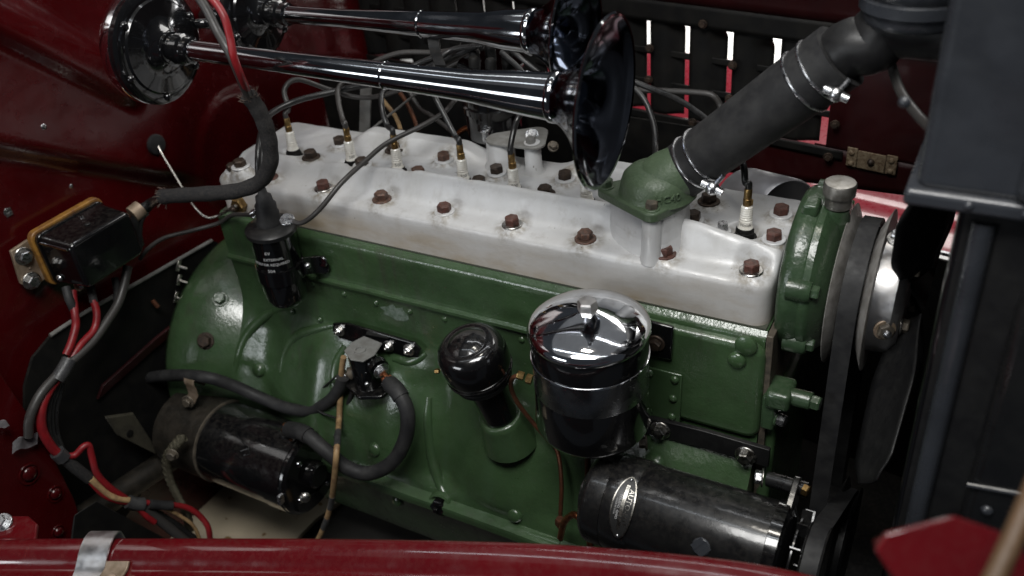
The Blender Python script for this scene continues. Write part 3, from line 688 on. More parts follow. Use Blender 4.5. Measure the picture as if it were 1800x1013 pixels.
LEADS = [
    [A(507, 190, 9), A(500, 158, 10), A(523, 140, 12), A(580, 158, 15), A(640, 172, 17), A(710, 155, 18), DC + V((-3, 1, 1))],
    [A(604, 215, 10), A(595, 178, 12), A(598, 150, 14), A(640, 118, 17), A(700, 94, 19), A(770, 92, 20), DC + V((-2, -1, 2.5))],
    [A(680, 220, 9), A(671, 185, 10), A(676, 158, 12), A(720, 120, 17), A(780, 95, 19), DC + V((-2, 0, 2.2))],
    [A(801, 240, 9), A(780, 200, 10), A(763, 165, 11), A(757, 130, 14), A(790, 90, 18), DC + V((-1, -1, 2.6))],
    [A(903, 230, 9), A(912, 205, 10), A(935, 178, 13), A(920, 130, 17), DC + V((1.5, -1, 2))],
    [A(1036, 280, 8.6), A(1030, 235, 10), A(1000, 190, 14), A(960, 140, 18), A(910, 98, 19), DC + V((2, 0, 2.2))],
    [A(1152, 262, 14), A(1148, 215, 17), A(1120, 160, 19), A(1040, 110, 20), A(950, 85, 20), DC + V((2, 1, 2.4))],
    [A(1310, 320, 8.2), A(1303, 282, 9.5), A(1262, 228, 14), A(1200, 180, 18), A(1130, 150, 20), A(1000, 100, 20), DC + V((1, 2, 2.6))],
]
for i, L_ in enumerate(LEADS):
    st_ = PT[i]
    wire('plug_lead', [st_ - V((0, 0, 0.3)), st_ + V((0, 0, 0.7))] + L_[(0 if i else 0):], 0.36, 'wire_black' if i > 2 else 'wire_grey' if i < 2 else 'wire_black', 'black spark plug lead rising from the plug ' + ORD[i], 'cable', 'spark plug leads')

# distributor behind the horns, and its grey support on the head
dt = thing('distributor', (DC.x, DC.y, 8), 'black round distributor standing behind the trumpet horns', 'distributor')
dcb = at(876, 232, 'y', 19.5)
MB().lathe([(4.0, 0), (4.1, 0.4), (4.1, 3.5), (4.35, 3.6), (4.35, 4.4), (4.0, 4.5), (3.8, 8.5), (3.2, 9.3), (2.0, 9.6)], Matrix.Translation((dcb.x, dcb.y, dcb.z)), n=40).build('cap', 'black_gloss', dt, ang=40)
MB().lathe([(4.35, 0), (4.4, 0.2), (4.35, 0.5)], Matrix.Translation((dcb.x, dcb.y, dcb.z + 9.2)), n=40).build('rim', 'black_chrome', dt)
for k in range(6):
    a = k * math.pi / 3; MB().lathe([(0.75, 0), (0.7, 1.2), (0.5, 1.5)], Matrix.Translation((dcb.x + 2.4 * math.cos(a), dcb.y + 2.4 * math.sin(a), dcb.z + 9.4)), n=14).build('socket', 'black_dull', dt)
MB().lathe([(2.0, -5), (2.2, 0.05)], Matrix.Translation((dcb.x, dcb.y, dcb.z)), n=24).build('shaft_housing', 'black_satin', dt)
p = at(854, 236, 'y', 15.2)
oc_ = thing('oil_cup', p, 'small bright oil cup with a flat lid beside the distributor', 'oil cup')
MB().lathe([(0.4, -1.0), (0.5, -0.9), (0.5, 0.3), (0.42, 0.4)], Matrix.Translation(p), n=16).build('cup', 'zinc', oc_)
MB().lathe([(0.7, 0.4), (0.72, 0.6), (0.5, 0.75)], Matrix.Translation(p), n=16).build('lid', 'zinc', oc_)
MB().tube(spline([p + V((0, 0, -0.6)), p + V((0.8, 0.6, -0.9)), p + V((1.3, 1.8, -1.2))]), 0.25, 8).build('stem', 'zinc', oc_)
# grey posts + flange plate
pb = at(885, 310, 'y', 13.2); pt_ = at(885, 246, 'y', 13.2)
db = thing('support_post', (pb.x, pb.y, 6), 'grey cast support post with a thin flange plate between two head bolts', 'support')
MB().lathe([(2.2, 5.6), (1.55, 7.0), (1.45, pt_.z)], Matrix.Translation((pb.x, pb.y, 0)), n=24, sx=1.25).build('post', 'head', db, ang=50)
pc2 = at(935, 250, 'y', 13.2)
MB().lathe([(1.9, 5.6), (1.1, 6.6), (1.0, pc2.z)], Matrix.Translation((pc2.x, pc2.y, 0)), n=20).build('column', 'head', db, ang=50)
MB().prism(lobe([V((pb.x, pb.y, 0)), V((pc2.x + 0.3, pc2.y, 0)), V((pc2.x - 1, pc2.y + 3, 0))], [1.7, 1.4, 1.5]), pt_.z - 0.15, pt_.z + 0.2).build('flange_plate', 'grey_bracket', db, bev=0.08)
bolt(db, (pc2.x - 0.1, pc2.y - 0.1, pt_.z + 0.2), (0, 0, 1), 0.62, 0.75, 'grey_bracket', None, None, 'bolt', 0.2)
p = at(935, 238, 'y', 15); bolt(db, p, (0.4, -0.6, 0.7), 0.6, 0.7, 'zinc', 'zinc', 0.85, 'nut', 0.2)
p = at(972, 258, 'y', 15); bolt(db, p, (0.4, -0.6, 0.7), 0.5, 0.7, 'dirty_steel', 'dirty_steel', 0.7, 'nut', 0.2)
# grey straps behind the head
a = at(641, 235, 'y', 20); b = at(644, 140, 'y', 20)
tag(MB().strip([a, b], (1.9, 0, 0), 0.3).build('bracket_strap', 'grey_bracket', bev=0.05), 'upright flat grey strap behind the rear of the head', 'bracket')
a = at(640, 238, 'y', 18); b = at(750, 150, 'y', 22)
tag(MB().strip([a, a.lerp(b, 0.3), b], (1.2, 0.4, 1.2), 0.25).build('bracket_strap', 'grey_bracket', bev=0.05), 'slanting flat grey strap behind the rear of the head', 'bracket')
for (pts, m, lab) in (
        ([A(735, 230, 19), A(722, 195, 21), A(700, 160, 23), A(668, 140, 24)], 'dull_copper', 'thin dark red wire hanging behind the head between the straps'),
        ([A(705, 230, 19), A(695, 205, 21), A(672, 175, 23)], 'wire_tan', 'thin brown wire hanging behind the slanting strap'),
        ([A(800, 236, 19), A(760, 205, 21), A(733, 185, 23), A(700, 120, 25)], 'wire_grey', 'grey sleeved wire slanting behind the middle plugs'),
        ([A(868, 240, 18), A(840, 224, 18.5), A(815, 228, 19), A(790, 250, 19)], 'copper', 'copper pipe arching beside the distributor')):
    wire('wire', pts, 0.33 if m != 'copper' else 0.38, m, lab, 'pipe' if m == 'copper' else 'wire')

# ================================================================ IGNITION COIL
ct = A(476, 400, -4.2); cb = A(505, 520, -4.2); cax = (ct - cb).normalized(); CL = (ct - cb).length
coil = thing('ignition_coil', cb, 'black cylindrical ignition coil with white printing clamped to the block', 'ignition coil')
Mc = fr(cb, cax, (0, 1, 0))
MB().lathe([(2.1, -0.7), (2.55, -0.2), (2.75, 0.5), (2.95, CL * 0.34), (2.95, CL - 0.6), (3.0, CL - 0.5)], Mc, n=40).build('can', 'black_gloss', coil, ang=40)
MB().lathe([(3.02, CL * 0.33), (3.06, CL * 0.34), (3.06, CL * 0.36), (3.02, CL * 0.37)], Mc, n=40).build('seam', 'black_chrome', coil, ang=40)
MB().lathe([(3.0, CL - 0.55), (3.28, CL - 0.45), (3.3, CL + 0.05), (3.1, CL + 0.3), (2.2, CL + 0.55), (1.5, CL + 0.75), (0.9, CL + 0.85)], Mc, n=40).build('cap', 'black_satin', coil, ang=40)
MB().lathe([(1.65, CL + 0.4), (1.6, CL + 1.3), (1.45, CL + 1.6), (1.5, CL + 2.2), (1.35, CL + 2.5), (1.35, CL + 3.4), (1.1, CL + 3.7), (1.0, CL + 4.6), (0.6, CL + 4.9), (0.5, CL + 6.2)], Mc, n=28).build('boot', 'rubber', coil, ang=50)
p = A(505, 387, -4.5); o = bolt(coil, p, (0.2, -0.3, 1), 0.62, 0.5, 'zinc', 'zinc', 0.95, 'terminal_nut', 0.2)
p2 = A(449, 378, -4.5); bolt(coil, p2, (-0.3, -0.3, 1), 0.5, 0.5, 'zinc', 'zinc', 0.7, 'terminal_nut', 0.2)
for txt, size, hz in (('6V', 0.68, 0.80), ('EXTERNAL', 0.54, 0.71), ('RESISTOR REQUIRED', 0.54, 0.64), ('504', 0.66, 0.55)):
    tv, tf = text_mesh(txt, size); side = (CAM - cb); loc = Mc.inverted() @ CAM; a0 = math.atan2(loc.y, loc.x) - 0.42
    if txt in ('EXTERNAL', 'RESISTOR REQUIRED'):
        mxx = max(p.x for p in tv); tv = [V((p.x - mxx + 2.05 + (0.55 if txt[0] == 'R' else -0.15), p.y, p.z)) for p in tv]
    pts = []
    for q in tv:
        a = a0 + q.x / 2.97; pts.append(Mc @ V((2.975 * math.cos(a), 2.975 * math.sin(a), CL * hz + q.y)))
    MB().add(pts, tf).build('white_print', 'print_white', coil)
# clamp band and strap to the block
hz = CL * 0.42
MB().lathe([(2.98, hz - 1.1), (3.12, hz - 1.1), (3.12, hz + 1.1), (2.98, hz + 1.1)], Mc, n=40, cap=False).build('clamp_band', 'black_gloss', coil, ang=40)
q0 = A(533, 468, -4.0); q1 = A(552, 466, -2.5); q2 = A(575, 465, -1.2)
MB().strip(spline([q0, q1, q2], 6), (0, 0, 2.6), 0.35).build('clamp_strap', 'black_gloss', coil, bev=0.1)
MB().lathe([(1.45, 0), (1.45, 0.3), (1.1, 0.5)], fr(A(562, 465, -1.2), (0.05, -1, 0)), n=24, sx=1.15).build('clamp_ear', 'black_gloss', coil, bev=0.08)
place('clamp_screw', DOME, 'zinc', fr(A(541, 467, -4.6), (0.4, -1, 0.2)), coil, (0.42, 0.42, 0.4))
place('ear_screw', SLOT, 'black_chrome', fr(A(567, 460, -1.75), (0.1, -1, 0.1)), coil, (0.75, 0.75, 0.35))
bt = Mc @ V((0, 0, CL + 6.0))
wire('coil_lead', [bt, A(455, 310, -4), A(454, 275, -3.2), A(458, 240, -1), A(470, 205, 4), A(520, 178, 10), A(600, 158, 15), A(700, 135, 18), DC + V((0, 0, 3.2))], 0.42, 'wire_black', 'black high tension lead from the coil boot to the distributor', 'cable')
wire('coil_wire', [p + V((0.4, -0.1, 0.2)), A(530, 392, -4.6), A(560, 370, -4), A(600, 322, -1), A(640, 285, 3), A(680, 252, 7), A(740, 222, 10), A(780, 198, 11.5), A(800, 176, 12)], 0.32, 'wire_grey', 'thin grey wire running across the head from the coil terminal', 'wire')
MB().tube([p + V((0.5, -0.1, 0.15)), p + V((1.3, -0.15, 0.1))], 0.34, 8).build('ring_tongue', 'zinc', coil)

# ================================================================ OIL FILTER
fc = A(1034, 565, -8.6); fax = V((0, 0, 1)); RF = 6.15
zl = fc.z; fb = A(1038, 744, -8.6).z
fl = thing('oil_filter', (fc.x, fc.y, fb), 'tall cylindrical oil filter canister with polished chrome domed lid', 'oil filter')
Mf = Matrix.Translation((fc.x, fc.y, zl - 0.4))
lid = MB().lathe([(RF + 0.02, -0.75), (RF + 0.16, -0.6), (RF + 0.2, -0.2), (RF + 0.05, 0.15), (RF - 0.25, 0.42), (5.1, 0.85), (4.0, 1.25), (2.9, 1.55), (1.9, 1.78), (1.2, 1.92), (1.0, 1.97), (0.9, 1.98)], Mf, n=72).build('lid', 'chrome', fl, ang=50)
hb = hex_mb(1.05, 1.0, Mf @ Matrix.Translation((0, 0, 1.95)) @ Matrix.Rotation(0.25, 4, 'Z')); hb.lathe([(0.75, 1.7), (0.75, 2.0)], Mf, n=20); hb.build('lid_bolt', 'alu_clip', lid, ang=20)
hgt = zl - 0.4 - fb
MB().lathe([(RF - 0.12, -0.7), (RF - 0.05, -0.8), (RF - 0.05, -3.3), (RF - 0.15, -3.4)], Mf, n=72).build('collar', 'black_gloss', fl, ang=40)
MB().lathe([(RF - 0.1, -3.35), (RF + 0.06, -3.4), (RF + 0.06, -3.6), (RF - 0.1, -3.65)], Mf, n=72).build('bead', 'chrome', fl, ang=60)
MB().lathe([(RF - 0.12, -3.6), (RF - 0.12, -4.0), (RF - 0.04, -7.3), (RF - 0.1, -7.45)], Mf, n=72).build('band', 'filter_steel', fl, ang=40)
MB().lathe([(RF - 0.08, -7.35), (RF - 0.06, -7.7), (RF + 0.12, -hgt + 1.3), (RF - 0.2, -hgt + 0.6), (RF - 1.0, -hgt + 0.15), (RF - 3, -hgt), (0.5, -hgt - 0.1)], Mf, n=64).build('bowl', 'black_gloss', fl, ang=50)
MB().tube([V((fc.x - 1.0, fc.y + 3.5, zl - 5)), V((fc.x - 1.0, -1.0, zl - 5))], 2.2, 16).build('bracket', 'black_satin', fl)
p = A(924, 664, -7.6); o = place('fitting', HEX, 'brass', fr(A(935, 668, -7.6), (-1, -0.2, 0.2)), fl, (0.6, 0.6, 0.7)); place('fitting_nut', HEX, 'brass', fr(A(921, 662, -7.6), (-1, -0.2, 0.2)), fl, (0.5, 0.5, 0.8))
wire('oil_pipe', [A(916, 661, -7.7), A(902, 664, -7.6), A(898, 680, -7.2), A(908, 705, -6.8), A(930, 735, -6.2), A(960, 770, -6), A(980, 795, -6.5), A(987, 850, -8.6), A(985, 910, -10), A(986, 950, -11)], 0.28, 'dull_copper', 'thin dark copper oil pipe curving from the filter fitting down to the sump', 'pipe')
wire('oil_pipe', [A(1033, 800, -9), A(1033, 840, -9.5), A(1030, 880, -11), A(1040, 940, -13)], 0.36, 'dull_copper', 'short copper pipe dropping from under the filter to the generator', 'pipe')
wire('oil_pipe', [A(985, 945, -11), A(992, 918, -11.5), A(1008, 905, -12), A(1022, 915, -12.5), A(1035, 945, -13), A(1040, 975, -13)], 0.42, 'copper', 'bright copper pipe bend beside the end of the generator', 'pipe')
p = A(984, 922, -10.6); o = tag(place('pipe_nut', HEX, 'dull_copper', fr(p, (0.1, 0, 1)), None, (0.6, 0.6, 1.0)), 'dark pipe union nut on the thin copper oil pipe', 'nut')

# ================================================================ OIL FILLER / BREATHER CAP
bc = A(830, 622, -8.2); tb = A(880, 730, -5.8); bax = (bc - tb).normalized()
bx = thing('oil_filler_cap', tb, 'glossy black breather cap on a slanting oil filler tube', 'oil filler')
Mb = fr(bc, bax)
MB().lathe([(3.15, -2.2), (3.35, -2.0), (3.45, -1.6), (3.5, -0.4), (3.42, 0.5), (3.15, 1.2), (2.7, 1.62), (2.25, 1.8), (2.05, 1.72), (1.9, 1.78), (1.6, 2.0), (1.0, 2.16), (0.15, 2.22)], Mb @ Matrix.Scale(1.17, 4), n=56).build('cap', 'black_gloss', bx, ang=50)
MB().lathe([(3.2, -2.45), (3.45, -2.4), (3.45, -2.2), (3.2, -2.15)], Mb @ Matrix.Scale(1.17, 4), n=56).build('cap_rim', 'black_gloss', bx)
MB().lathe([(2.75, -3.9), (2.8, -3.7), (3.0, -3.6), (3.0, -3.2), (2.85, -3.1), (3.05, -3.0), (3.05, -2.4)], Mb @ Matrix.Scale(1.17, 4), n=48).build('filter_ring', 'black_satin', bx)
place('vent_screw', HEX, 'brass', fr(A(772, 652, -7.4), (-1, -0.3, -0.3)), bx, (0.32, 0.32, 0.6))
L2 = (bc - tb).length
MB().tube([tb - bax * 1.0, bc - bax * 3.4], [2.25, 2.4], 28).build('filler_tube', 'black_gloss', bx)
base_ = MB().lathe([(3.7, -4.8), (3.2, -2.4), (2.85, -0.6), (2.75, 0.1), (2.5, 0.3), (2.3, 0.3)], fr(tb, bax), n=36).build('filler_boss', 'green_enamel', eng, ang=50)

# ================================================================ STARTER SOLENOID
sl = thing('starter_solenoid', A(636, 650, -4.5), 'small black starter solenoid with grey top plate on a black mounting bar', 'solenoid')
q = [A(588, 566, -1.6), A(612, 566, -1.6), A(730, 600, -1.6), A(742, 612, -1.6), A(738, 626, -1.6), A(722, 626, -1.6), A(600, 592, -1.6), A(588, 580, -1.6)]
MB().slab(q, (0, -0.45, 0)).build('mounting_bar', 'black_gloss', sl, bev=0.12)
for (u, v) in ((597, 581), (683, 609), (719, 615)):
    p = A(u, v, -2.1); o = bolt(sl, p, (0, -1, 0.1), 0.55, 0.5, 'zinc', 'steel', 0.85, 'nut', 0.5, 0.12); MB().lathe([(0.26, 0), (0.26, 0.9), (0.18, 1.0)], fr(p, (0, -1, 0.1)), n=10).build('stud', 'steel', o)
s0 = A(637, 617, -4.8); s1 = A(637, 668, -4.8)
MB().lathe([(2.0, s1.z), (2.05, s1.z + 0.2), (2.05, s0.z)], Matrix.Translation((s0.x, s0.y, 0)), n=36).build('body', 'black_gloss', sl, ang=40)
MB().prism(lobe([V((s0.x, s0.y, 0)), V((s0.x - 2.6, s0.y - 1.0, 0)), V((s0.x + 2.6, s0.y - 1.2, 0)), V((s0.x + 0.5, s0.y - 2.2, 0))], [2.1, 0.8, 0.9, 0.9]), s1.z - 0.5, s1.z + 0.05).build('base_cap', 'black_gloss', sl, bev=0.1)
tp = [(s0.x - 2.15, s0.y - 1.1), (s0.x - 0.2, s0.y - 2.3), (s0.x + 1.6, s0.y - 2.0), (s0.x + 2.2, s0.y - 0.3), (s0.x + 1.7, s0.y + 2.2), (s0.x - 1.6, s0.y + 2.6), (s0.x - 2.3, s0.y + 0.8)]
tpl = MB().prism(tp, s0.z, s0.z + 0.22).build('top_plate', 'radiator_paint', sl, bev=0.06); tpl.data.materials[0] = MATS['zinc_grey'] if 'zinc_grey' in MATS else MATS['grey_bracket']
MB().lathe([(0.85, 0), (0.8, 0.18), (0.55, 0.22), (0.5, 0.08)], Matrix.Translation((s0.x - 0.2, s0.y - 0.2, s0.z + 0.2)), n=24, cap=False).build('ring_press', 'grey_bracket', tpl)
MB().box((s0.x, s0.y + 2.6, s0.z - 0.5), (3.2, 0.9, 1.0)).build('bracket', 'black_gloss', sl)
for (u, v, d, r) in ((672, 654, (1, -0.45, -0.2), 1.15), (606, 660, (-0.9, -0.6, -0.3), 0.75)):
    p = A(u, v, -5.6); dd = V(d).normalized()
    tg = MB().lathe([(r * 1.2, -1.6), (r * 1.2, -0.7), (r * 0.55, -0.65), (r * 0.55, -0.2)], fr(p, dd), n=20).build('terminal_post', 'black_gloss' if r > 1 else 'dirty_steel', sl, ang=40)
    o = bolt(sl, p - dd * 0.3, dd, r * 0.72, 0.6, 'zinc', 'zinc', r, 'terminal_nut', 0.4, 0.15)
    MB().lathe([(0.3 * r, 0), (0.3 * r, 1.3), (0.2, 1.4)], fr(p, dd), n=10).build('threaded_end', 'copper' if r > 1 else 'zinc', o)
place('case_screw', DOME, 'zinc', fr(A(645, 675, -7.2), (0, -1, 0.3)), sl, (0.32, 0.32, 0.3))
# ================================================================ STARTER MOTOR
AXs = V((0, -12.0, -33.3))
e1 = at(575, 838, 'y', -11.8)
sx1 = 18.2; zs = -33.3
def SA(x): return V((x, AXs.y, zs))
sm = thing('starter_motor', SA(6) + V((0, 0, -6)), 'glossy black cylindrical starter motor low beside the crankcase', 'starter motor')
Ms = fr(SA(0), (1, 0, 0))
MB().lathe([(6.0, 2.0), (6.1, 2.1), (6.1, sx1 - 3.4)], Ms, n=56).build('body', 'black_gloss', sm, ang=40)
MB().lathe([(6.12, sx1 - 3.6), (6.22, sx1 - 3.5), (6.22, sx1 - 0.4), (6.12, sx1 - 0.3)], Ms, n=56).build('brush_band', 'black_gloss', sm, ang=40)
MB().lathe([(6.1, sx1 - 0.4), (6.05, sx1 + 0.1), (5.6, sx1 + 0.5), (3.4, sx1 + 0.65), (3.3, sx1 + 0.4), (2.0, sx1 + 0.45), (1.9, sx1 + 1.5), (1.6, sx1 + 1.8), (0.4, sx1 + 1.85)], Ms, n=56).build('end_cap', 'black_gloss', sm, ang=35)
for k in range(4):
    a = 0.5 + k * math.pi / 2; place('end_screw', DOME, 'black_chrome', fr(Ms @ V((4.1 * math.cos(a), 4.1 * math.sin(a), sx1 + 0.6)), (1, 0, 0)), sm, (0.5, 0.5, 0.4))
MB().lathe([(5.0, -7.6), (6.0, -6.8), (6.25, -1.0), (6.2, 0.4), (6.3, 2.0)], Ms, n=48).build('drive_housing', 'dark_iron', sm, ang=40)
MB().lathe([(6.12, 1.8), (6.34, 1.9), (6.34, 2.15), (6.12, 2.25)], Ms, n=56).build('joint_ring', 'dirty_steel', sm)
def on_start(u, v, r=6.1):
    r0 = ray(u, v).normalized(); o = CAM - AXs; oy, oz = CAM.y - AXs.y, CAM.z - zs; a = r0.y ** 2 + r0.z ** 2; b = oy * r0.y + oz * r0.z; c = oy * oy + oz * oz - r * r
    t = (-b - math.sqrt(max(0, b * b - a * c))) / a; p = CAM + r0 * t; return p, (V((0, p.y - AXs.y, p.z - zs))).normalized()
p, d = on_start(430, 793); place('pole_screw', SLOT, 'black_gloss', fr(p - d * 0.1, d) @ Matrix.Rotation(0.6, 4, 'Z'), sm, (0.75, 0.75, 0.35))
p, d = on_start(505, 763); tst = p + d * 0.9
place('terminal_base', WASH, 'black_satin', fr(p - d * 0.2, d), sm, (1.1, 1.1, 0.6)); o = place('terminal_nut', HEX, 'copper', fr(p + d * 0.4, d), sm, (0.75, 0.75, 0.6)); MB().lathe([(0.35, 0), (0.35, 1.4), (0.2, 1.5)], fr(p + d * 0.4, d), n=12).build('stud', 'copper', o)
p, d = on_start(497, 875, 6.22); MB().box((0, 0, 0.4), (0.5, 1.5, 0.9), fr(p, d)).build('band_clip', 'zinc', sm, bev=0.06)
p, d = on_start(530, 872, 6.22); place('band_screw', DOME, 'steel', fr(p + V((0.6, 0, 0)), d + V((0.8, 0, 0))), sm, (0.75, 0.75, 0.5))

# heavy cables
sr = A(683, 672, -6.2)
hc = thing('starter_cable', A(640, 830, -11), 'thick black battery cable looping from the starter motor up to the solenoid', 'cable')
cp = spline([tst, A(535, 762, -13.2), A(570, 790, -13.6), A(610, 822, -13.2), A(650, 832, -12.4), A(690, 812, -11), A(713, 770, -9.6), A(716, 725, -8.6), A(700, 690, -7.6), sr], 10)
MB().tube(cp[3:], 0.98, 16).build('cable', 'rubber', hc, ang=60)
MB().tube(cp[2:13], 1.14, 16).build('boot', 'rubber', hc, ang=60)
MB().tube([cp[-4] + V((0.0, 0.02, 0)), cp[-1], A(678, 662, -6.1)], [0.95, 1.05, 0.7], 14, flat=0.6).build('cable_lug', 'copper', hc, ang=60)
MB().tube(cp[-14:-2], 1.12, 16).build('boot', 'rubber', hc, ang=60)
lc_ = spline([A(603, 663, -6.2), A(596, 684, -6.5), A(575, 708, -7), A(540, 722, -7.5), A(500, 716, -8), A(455, 698, -8.4), A(410, 678, -9.6), A(360, 663, -11.6), A(300, 660, -12), A(250, 668, -12), A(212, 690, -12), A(190, 730, -13), A(178, 770, -14)], 8)
lcb = tag(MB().tube(lc_, 0.88, 14).build('battery_cable', 'rubber', ang=60), 'thick black cable running from the solenoid back towards the firewall', 'cable')
wire('thin_wire', [A(596, 658, -6), A(570, 680, -6), A(553, 700, -6.5), A(560, 722, -8), A(590, 735, -8)], 0.16, 'wire_black', 'hair-thin black wire looping left of the solenoid', 'wire')
tw = [A(604, 628, -5.8), A(600, 660, -6), A(598, 700, -6.6), A(596, 740, -8), A(592, 790, -13.9), A(588, 840, -14.9), A(582, 885, -14.5), A(570, 925, -15), A(556, 955, -15)]
o = wire('cloth_wire', tw, 0.42, 'wire_tan', 'tan and black cloth covered wire hanging from the solenoid past the starter', 'wire')
s_ = spline(tw, 10)
for k in (34, 57, 66): MB().tube(s_[k:k + 6], 0.46, 10).build('dark_band', 'tape', o, ang=60)
wire('breather_hose', [A(622, 682, -5.5), A(612, 710, -5.8), A(600, 738, -6.5), A(590, 770, -9)], 0.36, 'rubber', 'short black hose slanting below the solenoid', 'hose')
# P-clip on the drive housing
p = A(346, 676, -11.8)
pcp = thing('cable_clip', p, 'tan metal strap clip holding the thick cable above the starter', 'clip')
arc = [p + V((0, math.cos(a) * 1.15 , math.sin(a) * 1.15 + 0.9)) for a in lin(math.pi * 1.15, -0.4 * math.pi, 14)]
MB().strip([A(334, 708, -13.2), A(340, 694, -13)] + arc, (1.9, 0, 0), 0.18).build('strap', 'tan_metal', pcp, bev=0.03)
bolt(pcp, A(331, 706, -13.4), (0.2, -1, 0.2), 0.7, 0.5, 'dirty_steel', 'dirty_steel', 1.0, 'bolt', 0.3)
# earth braid
eb = [A(320, 770, -18.6), A(302, 790, -20), A(291, 812, -20.5), A(297, 845, -21), A(311, 875, -21.5), A(326, 905, -22), A(332, 930, -22)]
br = thing('earth_strap', eb[-1], 'frayed braided earth strap hanging below the starter drive', 'earth strap')
for k in range(3):
    ps = spline(eb, 12); 
    MB().tube([q + V((0.45 * math.sin(i * 0.55 + k * 2.1), 0.15, 0.35 * math.cos(i * 0.55 + k * 2.1))) for i, q in enumerate(ps)], 0.42, 8).build('braid_strand', 'braid', br, ang=70)
bolt(br, A(304, 798, -20.6), (0.3, -1, 0.1), 0.7, 0.6, 'dirty_steel', 'dirty_steel', 0.9, 'bolt', 0.3)

# ================================================================ GENERATOR
GY, GZ, GR = -12.2, -18.1, 5.1
ge = thing('generator', (73, GY, GZ - 5), 'black cylindrical generator with an oval maker plate at lower right', 'generator')
Mg = fr((0, GY, GZ), (1, 0, 0))
gx0, gx1 = 63.0, 83.2
MB().lathe([(GR - 0.05, gx0 + 2.5), (GR, gx0 + 2.6), (GR, gx1 - 0.8)], Mg, n=64).build('body', 'black_enamel', ge, ang=40)
MB().lathe([(2.2, gx0 - 1.0), (2.5, gx0 - 0.9), (2.7, gx0 - 0.1), (4.6, gx0), (GR + 0.02, gx0 + 0.5), (GR + 0.12, gx0 + 0.8), (GR + 0.12, gx0 + 2.6)], Mg, n=64).build('end_frame', 'black_enamel', ge, ang=35)
MB().lathe([(GR + 0.06, gx0 + 2.62), (GR + 0.1, gx0 + 2.7), (GR + 0.1, gx0 + 5.6), (GR + 0.04, gx0 + 5.7)], Mg, n=64).build('brush_band', 'black_enamel', ge, ang=40)
MB().lathe([(GR + 0.02, gx1 - 0.9), (GR + 0.35, gx1 - 0.8), (GR + 0.35, gx1 + 0.3), (4.2, gx1 + 0.9), (2.6, gx1 + 1.2)], Mg, n=64).build('drive_frame', 'black_gloss', ge, ang=35)
def on_gen(u, v, r=GR + 0.1):
    r0 = ray(u, v).normalized(); oy, oz = CAM.y - GY, CAM.z - GZ; a = r0.y ** 2 + r0.z ** 2; b = oy * r0.y + oz * r0.z; c = oy * oy + oz * oz - r * r
    t = (-b - math.sqrt(max(0, b * b - a * c))) / a; p = CAM + r0 * t; return p, (V((0, p.y - GY, p.z - GZ))).normalized()
p, d = on_gen(1232, 962, GR); place('pole_screw', SLOT, 'radiator_paint', fr(p - d * 0.12, d) @ Matrix.Rotation(0.9, 4, 'Z'), ge, (0.95, 0.95, 0.35))
# maker plate bent round the body
pm, _ = on_gen(1094, 893, GR + 0.12)
ang_c = math.atan2(pm.z - GZ, pm.y - GY); xc = pm.x
def gp(a, b, h): an = ang_c + b / (GR + 0.15); r = GR + 0.15 + h; return V((xc + a, GY + r * math.cos(an), GZ + r * math.sin(an)))
def oval(a_, b_, n=48): return [(a_ * (math.copysign(abs(math.sin(t)) ** 1.15, math.sin(t))), b_ * math.cos(t)) for t in lin(0, 2 * math.pi * (n - 1) / n, n)]
def plate(name, a_, b_, h0, h1, m, par):
    mb = MB(); rings = [(1, h0), (1, h1), (0.9, h1), (0.66, h1), (0.33, h1), (0.02, h1)]; o_ = oval(a_, b_); n = len(o_)
    for k, (sc_, h) in enumerate(rings): mb.v += [gp(a * sc_, b * sc_, h) for a, b in o_]
    for k in range(len(rings) - 1): mb.f += [(k * n + i, k * n + (i + 1) % n, (k + 1) * n + (i + 1) % n, (k + 1) * n + i) for i in range(n)]
    return mb.build(name, m, par, ang=30)
np_ = plate('maker_plate', 1.22, 3.45, -0.05, 0.1, 'nickel', ge)
plate('plate_field', 1.08, 3.28, 0.05, 0.125, 'plate_print', np_)
# lettering runs down the plate
def plate_text(txt, size, off, m='print_white', sh=0.0, sy=1.0):
    tv, tf = text_mesh(txt, size); MB().add([gp(off + p.y * sy, p.x + sh, 0.15) for p in tv], tf).build('plate_lettering', m, np_)
plate_text('AUTO-LITE', 0.78, 0.52, 'nickel', -0.1); plate_text('TOLEDO, OHIO.', 0.36, -0.42); plate_text('MADE IN U.S.A.', 0.25, -0.72)
for (b0, b1) in ((-2.4, 0.9), (1.05, 2.3)):
    mb = MB(); mb.grid(lambda a, b: gp(a, b, 0.14), [-0.2, 0.18], lin(b0, b1, 8)); mb.build('serial_bar', 'nickel', np_)
for b in (-3.05, 3.05): place('rivet', DOME, 'zinc', fr(gp(0, b, 0.1), gp(0, b, 1) - gp(0, b, 0)), np_, (0.22, 0.22, 0.2))
